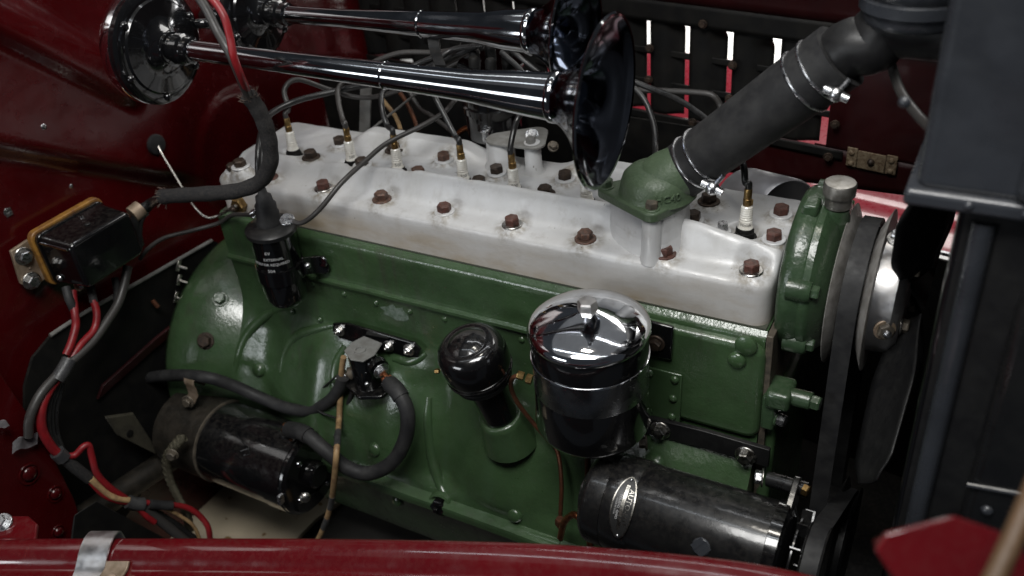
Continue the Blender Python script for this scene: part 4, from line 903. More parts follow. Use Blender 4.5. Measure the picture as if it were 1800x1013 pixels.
# lug, long bolt, fan and pulley
p = A(1420, 862, -7.5); q = A(1350, 842, -7.0)
MB().tube([q, p], 0.8, 18).build('pivot_lug', 'black_enamel', ge)
bolt(ge, A(1342, 840, -7.0), (-1, -0.2, 0), 0.72, 0.7, 'zinc', 'steel', 1.0, 'pivot_bolt', 0.3)
bolt(ge, A(1412, 860, -8.0), (1, -0.25, 0), 0.62, 0.6, 'brass', None, None, 'pivot_nut', 0.3)
MB().prism(lobe([V((GZ, GY, 0)), V((p.z, p.y, 0))], [4.0, 1.1]), gx1 - 0.2, gx1 + 0.5, Matrix(((0, 0, 1, 0), (0, 1, 0, 0), (1, 0, 0, 0), (0, 0, 0, 1)))).build('lug_plate', 'black_enamel', ge, bev=0.12)
fx = gx1 + 1.4
MB().lathe([(4.2, fx), (4.3, fx + 0.1), (4.3, fx + 0.25), (4.2, fx + 0.3)], Mg, n=48).build('fan_disc', 'black_enamel', ge)
for k in range(12):
    a = k * math.pi / 6; MB().box((4.3, 0, fx + 0.5), (1.7, 0.14, 1.0), Mg @ Matrix.Rotation(a, 4, 'Z')).build('fan_vane', 'black_enamel', ge)
MB().lathe([(4.0, fx + 1.0), (4.05, fx + 1.1), (2.9, fx + 1.9), (2.9, fx + 2.1), (4.05, fx + 2.9), (4.0, fx + 3.0)], Mg, n=56).build('pulley', 'black_enamel', ge, ang=30)

# ================================================================ TRUMPET HORNS
def horn(cb_, cd_, rb, rd, label, rp0, rp1, rp2):
    """cb_: centre of the bell mouth, cd_: centre of the sound head"""
    ax = (cb_ - cd_).normalized(); Lh = (cb_ - cd_).length
    t = thing('trumpet_horn', cd_ - V((0, 0, rd)), label, 'horn')
    M = fr(cd_, ax)
    pr_ = [(rp0, 2.2), (rp0, Lh * 0.3), (rp0 * 0.4 + rp1 * 0.6, Lh * 0.5), (rp1, Lh * 0.64), (rp1 * 1.12, Lh * 0.74), (rp2 * 0.93, Lh - 8), (rp2, Lh - 5.2)]
    MB().lathe(pr_, M, n=48, cap=False).build('trumpet', 'black_chrome', t, ang=60)
    MB().lathe([(rp1 * 0.98, Lh * 0.56 - 0.12), (rp1 * 1.03, Lh * 0.56), (rp1 * 0.98, Lh * 0.56 + 0.12)], M, n=40, cap=False).build('joint_ring', 'black_chrome', t, ang=60)
    MB().lathe([(rp2 * 0.98, Lh - 5.4), (rp2 * 1.08, Lh - 5.2), (rp2 * 1.08, Lh - 4.7), (rp2 * 0.99, Lh - 4.5)], M, n=48, cap=False).build('ferrule', 'black_chrome', t, ang=60)
    b = []
    for k in range(15):                                                    # flaring bell, rolled rim, then back down the inside
        s_ = k / 14; b.append((rp2 + (rb - 0.1 - rp2) * (s_ ** 1.9), Lh - 5.2 + 5.0 * s_))
    b += [(rb + 0.12, Lh - 0.05), (rb + 0.18, Lh + 0.1), (rb + 0.05, Lh + 0.22), (rb - 0.15, Lh + 0.12)]
    for k in range(15):
        s_ = 1 - k / 14; b.append((rp2 - 0.12 + (rb - 0.35 - rp2) * (s_ ** 2.0), Lh - 4.9 + 4.7 * s_))
    b += [(rp2 * 0.8, Lh - 8), (0.05, Lh - 9)]
    MB().lathe(b, M, n=72, cap=False).build('bell', 'bell_chrome', t, ang=60)
    MB().lathe([(rb + 0.02, Lh - 0.16), (rb + 0.22, Lh - 0.08), (rb + 0.27, Lh + 0.1), (rb + 0.1, Lh + 0.26), (rb - 0.1, Lh + 0.2)], M, n=72, cap=False).build('rolled_rim', 'black_chrome', t, ang=60)
    MB().lathe([(rd * 0.4, -4.4), (rd * 0.82, -3.6), (rd * 0.97, -2.4), (rd * 1.0, -1.6), (rd * 0.99, -1.0)], M, n=64).build('rear_dome', 'chrome', t, ang=60)
    MB().lathe([(rd * 0.98, -1.0), (rd * 0.99, -0.3), (rd * 0.93, 0.0), (rd * 0.80, 0.1), (rd * 0.77, 0.35), (rd * 0.55, 0.6), (rd * 0.36, 0.9), (rd * 0.3, 1.3), (rp0 * 1.4, 1.5)], M, n=64).build('sound_head', 'black_gloss', t, ang=40)
    MB().lathe([(rp0 * 1.55, 1.2), (rp0 * 1.6, 1.9), (rp0 * 1.35, 2.0), (rp0 * 1.35, 2.6), (rp0 * 1.55, 2.7), (rp0 * 1.55, 3.6), (rp0 * 1.3, 3.8), (rp0 * 1.3, 4.6), (rp0, 4.8)], M, n=32).build('collar', 'black_gloss', t, ang=35)
    for k in range(6):
        a = k * math.pi / 3 + 0.32; place('dome_screw', DOME, 'black_gloss', fr(M @ V((rd * 0.86 * math.cos(a), rd * 0.86 * math.sin(a), 0.08)), ax), t, (0.5, 0.5, 0.45))
    return t, M, Lh
h1, M1, L1 = horn(at(1064, 182, 'd', 83), at(283, 82, 'd', 103), 7.9, 6.7, 'big black chrome trumpet horn nearest the viewer, above the engine', 1.15, 1.42, 2.3)
h2, M2, L2h = horn(at(1013, 62, 'd', 92), at(455, 22, 'd', 110), 6.3, 5.6, 'black chrome trumpet horn behind the larger one, under the bonnet', 1.05, 1.5, 2.3)
MB().tube(spline([M1 @ V((6.4, 0.5, -0.2)), M1 @ V((6.9, 0.5, 0.6)), M1 @ V((7.6, 0.2, 0.9))]), 0.6, 12).build('terminal_lug', 'black_gloss', h1)
for t_, M_, off in ((h1, M1, -2.0), (h2, M2, 2.0)):
    e_ = M_ @ V((0, 0, -4.2)); MB().tube(spline([e_, e_ + V((-4, 2.6, -1.4)), V((FWX + 1.0, e_.y + 12.5, e_.z - 6.0)), V((FWX - 0.2, e_.y + 13.2, e_.z - 6.4))], 6), 1.0, 14).build('mounting_arm', 'black_satin', t_, ang=60)
# bracket the horns hang from
a = at(768, 66, 'd', 99); b = at(768, 150, 'd', 98)
tag(MB().strip(spline([at(762, 60, 'd', 100), at(765, 90, 'd', 99.5), at(775, 118, 'd', 97)], 6), (1.3, 0.2, 0), 0.5).build('horn_bracket', 'black_satin'), 'short black bracket between the two trumpet horns', 'bracket')

# ================================================================ HOSE AND RADIATOR
hs = thing('radiator_hose', HD0, 'thick black rubber hose slanting from the water outlet up to the radiator neck', 'hose')
LH = (HD1 - HD0).length; Mh = fr(HD0, hd)
pts = [HD0 + hd * (t * LH) for t in lin(0, 1, 14)]
MB().tube(pts, [2.92 + 0.22 * sstep(0.2, 1, t) for t in lin(0, 1, 14)], 48).build('hose', 'rubber', hs, ang=60)
def clamp(dist, r):
    c = MB().lathe([(r - 0.05, dist - 0.14), (r + 0.13, dist - 0.12), (r + 0.17, dist), (r + 0.13, dist + 0.12), (r - 0.05, dist + 0.14)], Mh, n=56, cap=False).build('clamp_wire', 'zinc', hs, ang=60)
    return c
for dist, r in ((2.0, 2.96), (3.5, 2.97), (LH - 3.9, 3.12), (LH - 2.2, 3.14)): clamp(dist, r)
for (u, v) in ((1252, 331), (1470, 166)):
    p = at(u, v, 'y', 3.2)
    MB().tube([p + V((-1.1, 0.1, 0.4)), p + V((1.1, -0.1, -0.3))], 0.42, 12).build('clamp_block', 'zinc', hs)
    place('clamp_screw', DOME, 'zinc', fr(p, (0.3, -1, 0.3)), hs, (0.72, 0.72, 0.6)); MB().tube([p, p + V((0.9, 0.5, 1.3))], 0.25, 8).build('screw_shank', 'zinc', hs)
ra = thing('radiator', (97, 8, -60), 'black radiator with grey header tank and filler neck at the right edge', 'radiator')
nb = HD1 + hd * 0.2
nk = V((86.0, 6.6, 29.8))
MB().tube(spline([HD1 - hd * 1.0, HD1 + hd * 1.2, HD1 + hd * 2.6 + V((0.6, 0, -0.6)), V((84.2, 6.6, 29.4)), V((90.5, 6.6, 29.4))], 8), 2.55, 36).build('inlet_pipe', 'black_satin', ra, ang=60)
MB().lathe([(3.9, 30.2), (4.2, 30.6), (4.2, 31.3), (4.6, 31.5), (4.6, 32.4), (4.35, 32.6), (4.8, 33.2), (5.0, 34.5), (5.0, 42)], Matrix.Translation((nk.x, nk.y, 0)), n=56).build('filler_neck', 'radiator_paint', ra, ang=40)
TY = -15.0
MB().prism(rrect(89.9, 25.6, 108, 52, 0.8), -40, -TY, MXZ).build('header_tank', 'radiator_paint', ra, bev=2.2, seg=8)
MB().prism(rrect(89.3, 24.6, 108.2, 25.9, 0.4), -41, -TY + 0.6, MXZ).build('tank_flange', 'radiator_paint', ra, bev=0.5, seg=4)
MB().prism(rrect(95.9, 26.2, 108.3, 52, 1.0), 5, -TY + 1.2, MXZ).build('tank_side_plate', 'radiator_paint', ra, bev=0.6, seg=3)
MB().prism(rrect(93.2, -62, 108, 24.6, 0.5), -40, -TY - 1.0, MXZ).build('core_side', 'black_satin', ra, bev=0.3)
for xx_ in (93.4, 96.8, 101): place('rivet', DOME, 'radiator_paint', fr((xx_, TY - 0.55, 25.3), (0, -1, 0)), ra, (0.35, 0.35, 0.25))
q0 = at(1735, 375, 'y', TY); 
MB().tube([V((q0.x, TY + 1.0, 23.5)), V((q0.x, TY + 1.0, -55))], 0.8, 20).build('side_bead', 'radiator_paint', ra, ang=60)
MB().tube([V((93.3, TY + 1.6, 24)), V((93.3, TY + 1.6, -55))], 0.5, 14).build('edge_bead', 'black_gloss', ra, ang=60)
MB().prism(rrect(97.6, -62, 108, 20.5, 3.0), -2, -TY + 0.5, MXZ).build('side_plate', 'black_enamel', ra, bev=0.8, seg=3)
p = at(1700, 852, 'y', TY - 0.6); p2 = at(1800, 870, 'y', TY - 0.6); MB().tube([p, p2], 0.22, 8).build('brace_rod', 'radiator_paint', ra)
place('rivet', DOME, 'radiator_paint', fr(at(1735, 897, 'y', TY - 0.5), (0, -1, 0)), ra, (0.5, 0.5, 0.4)); place('rivet', DOME, 'radiator_paint', fr(at(1590, 180, 'y', TY), (0, -1, 0)), ra, (0.4, 0.4, 0.3))
wire('overflow_tube', [at(1563, 98, 'y', 8), at(1570, 125, 'y', 8), at(1585, 165, 'y', 6), at(1615, 205, 'y', 3), at(1640, 230, 'y', 0)], 0.45, 'wire_grey', 'grey overflow tube curving down beside the radiator tank', 'hose')
# shroud edge behind the tank: black fan cowl
tag(MB().strip([at(1604, 352, 'y', 14), at(1612, 420, 'y', 14), at(1640, 480, 'y', 14)], (0, 14, 0), 0.4).build('fan_cowl', 'black_dull'), 'dark curved cowl edge under the radiator tank', 'cowl')

# ================================================================ WATER PUMP
wp = thing('water_pump', (80, 8, -8), 'green cast water pump housing bolted to the front of the engine', 'water pump')
PC = V((0, 8.4, 2.6))
Mx = fr((0, PC.y, PC.z), (1, 0, 0), (0, 0, 1))
MB().lathe([(7.2, 77.8), (8.4, 78.1), (8.75, 78.6), (8.8, 79.4), (8.55, 80.2), (8.7, 80.35), (8.7, 81.0), (8.4, 81.3), (7.5, 82.2), (5.0, 82.9), (3.2, 83.4)], Mx, n=72, sx=1, sy=1.02).build('volute', 'green_pump', wp, ang=45)
for a, rr_ in ((-72, 8.3), (-122, 8.3), (160, 8.4), (20, 8.4), (60, 8.4), (115, 8.3)):
    y = PC.y + rr_ * math.sin(math.radians(a)); z = PC.z + rr_ * math.cos(math.radians(a))
    MB().lathe([(1.2, 79.0), (1.2, 81.0), (1.0, 81.3)], fr((0, y, z), (1, 0, 0)), n=20).build('bolt_boss', 'green_pump', wp, ang=45)
    bolt(wp, (81.3, y, z), (1, 0, 0), 0.72, 0.75, 'green_pump', None, None, 'bolt', a)
for (u, v) in ((1458, 444), (1443, 585)):
    p = at(u, v, 'x', 82.0); 
p = at(1485, 350, 'y', 7); 
MB().tube([V((81.3, 7.4, 8)), V((81.6, 7.2, p.z - 1.0))], [1.9, 1.3], 20).build('grease_boss', 'green_pump', wp, ang=60)
gc_ = MB().lathe([(0.75, p.z - 1.6), (0.75, p.z - 1.0), (1.25, p.z - 0.9), (1.3, p.z + 0.3), (1.55, p.z + 0.4), (1.58, p.z + 1.5), (1.45, p.z + 1.7), (0.9, p.z + 1.75)], Matrix.Translation((81.7, 7.1, 0)), n=28).build('grease_cup', 'dull_cup', wp, ang=40)
MB().box((79.4, 6.2, PC.z + 8.7), (1.6, 2.2, 1.4)).build('top_lug', 'green_pump', wp, bev=0.35, seg=3)
MB().box((79.6, -0.6, -7.4), (2.6, 3.6, 2.2)).build('foot', 'green_pump', wp, bev=0.5, seg=3)
MB().box((78.7, -0.4, -9.6), (1.5, 3.0, 4.6)).build('foot_leg', 'green_pump', wp, bev=0.35, seg=3)
MB().tube([V((79.8, -0.8, -7.3)), V((82.6, -0.8, -7.3))], 0.95, 18).build('foot_boss', 'green_pump', wp)
bolt(wp, (82.6, -0.8, -7.3), (1, -0.1, 0), 0.8, 0.9, 'green_pump', 'green_pump', 0.95, 'bolt', 0.4)
bolt(wp, (79.5, -1.0, -10.6), (1, -0.2, 0), 0.72, 0.8, 'zinc', 'green_pump', 0.9, 'bolt', 0.4)
# front plate and timing cover below the pump
tc_ = MB().prism(lobe([V((-34, 8, 0)), V((-14, 3.5, 0)), V((-14, 12, 0))], [10.5, 4.0, 4.0]), 77.8, 79.4, Matrix(((0, 0, 1, 0), (0, 1, 0, 0), (1, 0, 0, 0), (0, 0, 0, 1)))).build('timing_cover', 'green_enamel', eng, bev=0.6, seg=3)
MB().box((78.1, 8, -22), (0.7, 18.4, 44)).build('front_plate', 'dirty_steel', eng, bev=0.1)
for (u, v) in ((1345, 713), (1341, 840)):
    p = at(u, v, 'y', -1.0)
p = at(1345, 712, 'y', 0.5); place('stud', DOME, 'zinc', fr((78.6, p.y, p.z), (1, -0.4, 0)), eng, (0.5, 0.5, 0.5))

# ================================================================ PULLEYS, BELTS, FAN
PX = 84.7
PZ = PC.z - 1.0; Mq = fr((0, PC.y, PZ), (1, 0, 0), (0, 0, 1))
wpp = thing('pump_pulley', (PX, PC.y, PC.z - 9), 'grey steel fan pulley with two thin flanges in front of the water pump', 'pulley')
for (z0, r0, z1, r1, m) in ((PX - 1.9, 8.5, PX - 0.95, 6.5, 'steel'), (PX + 1.9, 8.5, PX + 0.95, 6.5, 'steel')):
    MB().lathe([(2.0, z0), (r0 - 0.05, z0), (r0, z0 + (0.06 if z1 > z0 else -0.06)), (r1, z1), (2.0, z1)], Mq, n=96, cap=False).build('flange', 'worn_steel', wpp, ang=25)
MB().lathe([(6.4, PX - 1.05), (6.4, PX + 1.05)], Mq, n=72).build('groove', 'black_satin', wpp)
hb_ = thing('fan', (89, PC.y, PC.z), 'four-bladed black fan on a polished hub in front of the pulley', 'fan')
MB().lathe([(6.2, 86.5), (6.3, 86.6), (6.1, 88.6), (5.3, 89.3), (2.5, 89.5)], Mq, n=64).build('hub', 'alu_clip', hb_, ang=40)
for k in range(4):
    a = math.radians(k * 90 + 58)          # angle from +z towards +y
    rd_ = V((0, math.sin(a), math.cos(a))); tg_ = V((0, math.cos(a), -math.sin(a)))
    mb = MB(); 
    def blf(s_, c_, rd_=rd_, tg_=tg_):
        w_ = 2.0 + 1.5 * sstep(0, 0.45, s_) - 1.6 * sstep(0.86, 1.0, s_)
        tw_ = math.radians(38 - 12 * s_); off = (c_ - 0.5) * 2 * w_
        return V((89.9, PC.y, PC.z)) + rd_ * (3.2 + 17.3 * s_) + tg_ * off * math.cos(tw_) + V((1, 0, 0)) * (off * math.sin(tw_) + 0.5 * math.cos((c_ - 0.5) * 3))
    mb.grid(blf, lin(0, 1, 22), lin(0, 1, 9)); o = mb.build('blade', 'black_satin', hb_); md = o.modifiers.new('thick', 'SOLIDIFY'); md.thickness = 0.0018
    q = V((89.4, PC.y, PC.z)) + rd_ * 4.2; bolt(hb_, q, (1, 0, 0), 0.7, 0.6, 'dirty_steel', 'steel', 0.95, 'bolt', a)
p = at(1547, 551, 'x', 88.0); q = V((88.2, PC.y - 6.0, PC.z - 1.4)); o = bolt(hb_, q, (0.5, -1, 0.1), 0.85, 0.5, 'dirty_steel', 'tan_metal', 1.1, 'hub_nut', 0.3); MB().lathe([(0.45, 0), (0.4, 1.0), (0.2, 1.15)], fr(q, (0.5, -1, 0.1)), n=14).build('stud', 'zinc', o)
p = at(1562, 437, 'y', 6.0); bolt(hb_, V((87.6, 6.2, PC.z + 6.6)), (0.1, -0.3, 1), 0.7, 0.7, 'zinc', 'steel', 0.95, 'hub_bolt', 0.3)
def belt(name, circles, x0, x1, th, label):
    po = lobe([V((c[0], c[1], 0)) for c in circles], [c[2] for c in circles]); pi = lobe([V((c[0], c[1], 0)) for c in circles], [c[2] - th for c in circles])
    def cont(P, n=140):                                                    # resample
        P = [V(p) for p in P]; P.append(P[0]); ls = [0]
        for a, b in zip(P, P[1:]): ls.append(ls[-1] + (b - a).length)
        out = []; j = 0
        for i in range(n):
            s_ = ls[-1] * i / n
            while ls[j + 1] < s_: j += 1
            out.append(P[j].lerp(P[j + 1], (s_ - ls[j]) / max(1e-6, ls[j + 1] - ls[j])))
        return out
    O = cont(po); n = len(O); cen = sum((p for p in O), V((0, 0))) / n
    mb = MB(); nrm = []
    for i in range(n):
        t = (O[(i + 1) % n] - O[i - 1]).normalized(); nn = V((t.y, -t.x)); nrm.append(nn)
    I = [O[i] - nrm[i] * th for i in range(n)]
    for P, xa_, xb_ in ((O, x0, x1), (I, x0 + 0.25, x1 - 0.25)):
        mb.v += [V((xa_, p.x, p.y)) for p in P] + [V((xb_, p.x, p.y)) for p in P]
    for i in range(n):
        j = (i + 1) % n; mb.f += [(i, j, n + j, n + i), (2 * n + j, 2 * n + i, 3 * n + i, 3 * n + j), (j, i, 2 * n + i, 2 * n + j), (n + i, n + j, 3 * n + j, 3 * n + i)]
    return tag(mb.build(name, 'rubber', ang=50), label, 'belt')
belt('fan_belt', [(PC.y, PZ, 7.4), (8.0, -37.0, 7.9)], PX - 0.92, PX + 0.92, 1.0, 'wide black fan belt running down from the pump pulley')
belt('generator_belt', [(GY, GZ, 3.9), (8.0, -37.0, 7.4)], fx + 1.0 + 0.05, fx + 2.95, 0.9, 'black belt round the generator pulley at the bottom right')
cp_ = thing('crank_pulley', (PX, 8, -46), 'dark crankshaft pulley at the bottom behind the belts', 'pulley')
MB().lathe([(2, PX - 1.6), (8.7, PX - 1.5), (7.4, PX - 0.9), (7.4, PX + 0.9), (8.7, PX + 1.5), (6.8, PX + 2.2), (6.5, fx + 1), (6.5, fx + 3), (7.8, fx + 3.4), (2, fx + 3.5)], fr((0, 8, -37), (1, 0, 0)), n=64).build('sheave', 'black_satin', cp_, ang=25)
# polished round cover behind the front of the head
p = at(1350, 372, 'y', 21)
ab = thing('polished_cover', p, 'polished round metal cover behind the front spark plug', 'cover')
MB().lathe([(0.6, -5.5), (4.2, -5.2), (4.6, -4.6), (4.6, 3.4), (4.3, 3.9), (3.9, 3.6), (0.4, 3.5)], fr(p, (0.75, -0.6, 0.25)), n=64).build('cover', 'worn_alu', ab, ang=40)
MB().lathe([(2.0, -14), (2.0, -3)], fr(p + V((0, 0, -1)), (0, 0, 1)), n=32).build('neck', 'dark_iron', ab)
# thin pipe in front of the louvres
wire('fuel_pipe', [at(1120, 158, 'y', 30), at(1170, 160, 'y', 30), at(1225, 163, 'y', 30), at(1252, 168, 'y', 30), at(1266, 186, 'y', 30), at(1268, 215, 'y', 29), at(1262, 260, 'y', 27)], 0.42, 'wire_grey', 'thin grey pipe bending down in front of the louvres', 'pipe')
# dark splash apron round the front of the engine, and an added screen behind the engine
for nm, pts, off, lab in (
        ('apron_or_added_screen', [V((58, 46.5, -13)), V((126, 34.5, -13)), V((126, 34.5, -60)), V((58, 46.5, -60))], (0, 0.4, 0), 'black splash apron below the far fender'),
        ('apron_or_added_screen', [V((-12.4, 40, 4)), V((58, 36, 4)), V((58, 36, -57)), V((-12.4, 40, -57))], (0, 0.4, 0), 'black panel added unseen behind the engine to block outside glow'),  # added screen, keeps the lit fender out of the firewall's reflection
        ('front_undertray', [V((54, -26, -54)), V((108, -20, -54)), V((108, 44, -54)), V((54, 48, -54))], (0, 0, -0.4), 'black undertray below the front of the engine')):
    tag(MB().slab(pts, off).build(nm, 'black_dull'), lab, 'panel')

# ================================================================ VOLTAGE REGULATOR ON THE FIREWALL
rg = thing('voltage_regulator', (-11, -14.5, -3), 'black metal regulator box with tan edged base bolted to the red firewall', 'regulator')
y0, y1, z0, z1 = -19.6, -9.3, -3.2, 4.0
MYZ = Matrix(((0, 0, 1, 0), (1, 0, 0, 0), (0, 1, 0, 0), (0, 0, 0, 1)))     # (y, z, h) -> h along +x
MB().prism(rrect(y0 - 0.5, z0 - 0.4, y1 + 0.5, z1 + 0.5, 1.2), -11.6, -10.6, MYZ).build('base', 'yellow_edge', rg, bev=0.15)
cov = MB().prism(rrect(y0, z0, y1, z1, 1.0), -10.7, -4.3, MYZ, top=rrect(y0 + 0.35, z0 + 0.3, y1 - 0.35, z1 - 0.3, 0.9)).build('cover', 'black_gloss', rg, bev=0.5, seg=4)
MB().prism(rrect(y0 - 0.18, z0 - 0.18, y1 + 0.18, z1 + 0.18, 1.1), -10.65, -9.9, MYZ).build('cover_lip', 'black_gloss', rg, bev=0.12)
MB().tube([V((-9.6, y0 - 0.12, z1 - 0.6)), V((-4.8, y0 + 0.2, z1 - 0.9))], 0.16, 8).build('corner_seam', 'black_chrome', rg)
place('cover_screw', DOME, 'zinc', fr((-8.8, y0 + 0.02, z0 + 1.3), (0, -1, 0)), rg, (0.5, 0.5, 0.4))
place('vent_dimple', DOME, 'black_satin', fr((-6.6, -14.5, z1 - 0.12), (0, 0, 1)), rg, (0.42, 0.42, 0.15))
mp_ = MB().slab([(-11.9, -22.6, 3.4), (-11.9, -19.8, 3.6), (-11.9, -19.8, -2.4), (-11.9, -22.2, -2.6), (-11.9, -23.2, -1.2)], (0.5, 0, 0)).build('mounting_ear', 'tan_metal', rg, bev=0.12)
for z in (2.0, -1.5): bolt(mp_, (-11.4, -21.4 - (0 if z > 0 else 0.4), z), (1, -0.15, 0), 0.85, 0.8, 'zinc', 'steel', 1.2, 'bolt', z)
for yy in (-21.3,): 
    for z in (0.1, 0.6): place('ear_dimple', DOME, 'tan_metal', fr((-11.38, yy, z), (1, 0, 0)), mp_, (0.2, 0.2, 0.15))
for k, yy in enumerate((-18.0, -16.0)): 
    tb_ = MB().box((-8.2, yy, z0 - 0.7), (0.9, 0.8, 1.3)).build('terminal_tab', 'tan_metal', rg, bev=0.06); place('terminal_screw', DOME, 'zinc', fr((-7.7, yy, z0 - 0.8), (1, -0.4, 0)), tb_, (0.35, 0.35, 0.3))
# clip holding the loom
p = at(240, 372, 'x', -6.5)
cl = thing('loom_clip', p, 'bright metal clip at the end of the braided loom beside the regulator', 'clip')
MB().lathe([(1.12, -0.8), (1.18, -0.75), (1.18, 0.75), (1.12, 0.8)], fr(p, at(265, 352, 'x', -6) - p), n=24).build('band', 'tan_metal', cl)
MB().box(p + V((0.2, 0.9, -0.9)), (0.8, 0.9, 0.5)).build('ear', 'zinc', cl, bev=0.08)

# braided loom from the horn wires over the coil to the regulator
def X(u, v, x): return at(u, v, 'x', x)
lmp = [at(436, 168, 'y', -9), at(452, 190, 'y', -8.4), at(466, 220, 'y', -8), at(474, 255, 'y', -7.8), at(474, 290, 'y', -7.8), at(456, 320, 'y', -8), at(420, 335, 'y', -8.8), at(375, 340, 'y', -9.6), at(325, 343, 'y', -10.3), at(284, 346, 'y', -11)]
lm = thing('wiring_loom', lmp[-1], 'thick braided black loom bending over the rear of the head to the regulator', 'wiring loom')
sp_ = spline(lmp, 12)
MB().tube(sp_, [0.92 + 0.03 * math.sin(i * 0.6) for i in range(len(sp_))], 18).build('braided_sleeve', 'loom', lm, ang=70)
for e_, d_ in ((sp_[0], (sp_[0] - sp_[3]).normalized()), (sp_[-1], (sp_[-1] - sp_[-4]).normalized())):
    mb = MB(); rnd = random.Random(3)
    for k in range(46):
        a = rnd.uniform(0, 6.28); u_ = d_.orthogonal().normalized(); w_ = d_.cross(u_); r_ = rnd.uniform(0.55, 1.0)
        b0 = e_ + (u_ * math.cos(a) + w_ * math.sin(a)) * r_ - d_ * rnd.uniform(0, 0.6); b1 = b0 + (u_ * math.cos(a + rnd.uniform(-.9, .9)) + w_ * math.sin(a)) * rnd.uniform(0.1, 0.6) + d_ * rnd.uniform(0.1, 0.8)
        mb.tube([b0, (b0 + b1) / 2 + V((0.05, 0.03, 0.05)), b1], 0.035, 4)
    o = mb.build('frayed_end', 'fray', lm); o['kind'] = 'stuff'
ee = lmp[-1]
wire('loom_wire', [ee + V((0.5, 0, 0)), X(268, 356, -6), X(252, 366, -6.2), X(240, 378, -6.5), X(238, 400, -7), X(245, 430, -8)], 0.7, 'wire_black', 'black wires leaving the braided loom beside the regulator clip', 'wire')
wire('loom_wire', [ee + V((0.3, -0.2, 0.1)), X(264, 366, -5.6), X(250, 385, -6), X(246, 405, -6.6), X(246, 440, -7)], 0.34, 'wire_black', 'single black wire bowing out below the loom end', 'wire')
wire('horn_wire', [at(340, -18, 'y', -10), at(362, 15, 'y', -10), at(382, 55, 'y', -10.4), at(402, 90, 'y', -11), at(420, 130, 'y', -10.6), at(440, 178, 'y', -9)], 0.5, 'wire_grey', 'dark grey wire from the top into the braided loom', 'wire')
wire('horn_wire', [at(362, -10, 'y', -10.6), at(378, 4, 'y', -10.6), at(394, 30, 'y', -10.9), at(404, 65, 'y', -11.2), at(411, 100, 'y', -11.6), at(424, 135, 'y', -11), at(434, 158, 'y', -9.6)], 0.42, 'wire_red', 'bright red wire beside the horn running into the braided loom', 'wire')
wire('horn_wire', [at(432, 154, 'y', -9.7), at(440, 176, 'y', -9)], 0.5, 'tape', 'dark taped end of the red horn wire in the loom mouth', 'wire')
# grommet with capillary to the temperature sender
gp_ = X(262, 252, FWX + 1.4); gp_ = fw(gp_.y, gp_.z)
gr_ = thing('grommet', gp_, 'round black rubber grommet in the red firewall', 'grommet')
MB().lathe([(1.45, -0.2), (1.5, 0.3), (1.35, 0.7), (0.8, 0.85), (0.3, 0.85)], fr(gp_, (1, 0, 0)), n=32).build('rubber_ring', 'rubber', gr_, ang=50)
snd = at(414, 362, 'y', -1.6)
wire('capillary', [gp_ + V((0.6, 0, 0)), X(285, 272, -9), X(302, 300, -7), X(325, 338, -4), X(345, 368, -1), X(366, 383, 1), X(390, 376, 3), snd], 0.2, 'nickel', 'thin silver capillary from the grommet to the brass sender', 'pipe')
wire('sender_wire', [X(246, 455, -8), X(262, 436, -6), X(290, 418, -4), X(340, 405, -1), X(385, 392, 2), at(410, 378, 'y', -2), at(446, 378, 'y', -5)], 0.3, 'wire_grey', 'grey wire from behind the regulator to the coil terminal', 'wire')

# ================================================================ TOEBOARD, FRAME, INNER PANEL
tbp = [(45, 1013), (44, 680), (58, 630), (95, 585), (150, 548), (260, 486), (372, 422), (386, 428), (420, 470), (400, 560), (330, 700), (262, 850), (150, 1013)]
tbd = thing('toeboard', X(200, 900, -10.5), 'black toeboard panel under the firewall behind the bell housing', 'panel')
MB().slab([X(u, v, -10.6) for u, v in tbp], (-0.5, 0, 0)).build('board', 'black_dull', tbd)
MB().tube([X(u, v, -10.4) for u, v in ((88, 590), (150, 549), (260, 487), (372, 423))], 0.3, 8).build('edge_trim', 'grey_bracket', tbd)
MB().strip([X(175, 690, -9.9), X(270, 605, -9.9), X(345, 545, -9.9), X(420, 470, -9.9)], (0.4, 1.3, 1.7), 0.5).build('red_flange', 'red_hood', tbd, bev=0.1)
for (u, v) in ((312, 467), (313, 492), (308, 522)):
    p = X(u, v, -10.2); o = MB().box((0, 0, 0.2), (1.7, 0.7, 0.25), fr(p, (1, 0, 0)) @ Matrix.Rotation(0.9, 4, 'Z')).build('wing_stud', 'nickel', tbd, bev=0.08); MB().tube([p, p + V((1.4, 0.4, -0.5))], 0.2, 8).build('stud_thread', 'nickel', o)
MB().tube([X(268, 528, -9.6), X(278, 540, -9.0)], 0.35, 10).build('copper_stud', 'dull_copper', tbd)
# chassis members
tag(MB().tube([X(110, 935, -9), X(300, 806, -9), X(400, 740, -9)], 1.9, 20).build('chassis_tube', 'dark_iron', ang=60), 'dark round cross tube low beside the starter', 'tube')
tag(MB().slab([X(130, 905, 0), X(170, 880, 0), X(290, 945, 0), X(330, 1000, 0), X(120, 1000, 0)], (-2, 0, -3)).build('chassis_bracket', 'black_dull', bev=0.2), 'black folded chassis bracket behind the red rail', 'bracket')
# mount foot beside the bell housing
mf = [at(u, v, 'x', -7) for u, v in ((185, 735), (235, 728), (268, 778), (275, 800), (205, 765))]
mo = MB().slab(mf, (-0.6, 0.3, 0)).build('housing_foot', 'tan_iron', eng, bev=0.15); MB().lathe([(0.55, 0), (0.55, 0.1)], fr(at(228, 762, 'x', -6.95), (1, 0, 0)), n=18).build('bolt_hole', 'black_dull', mo)
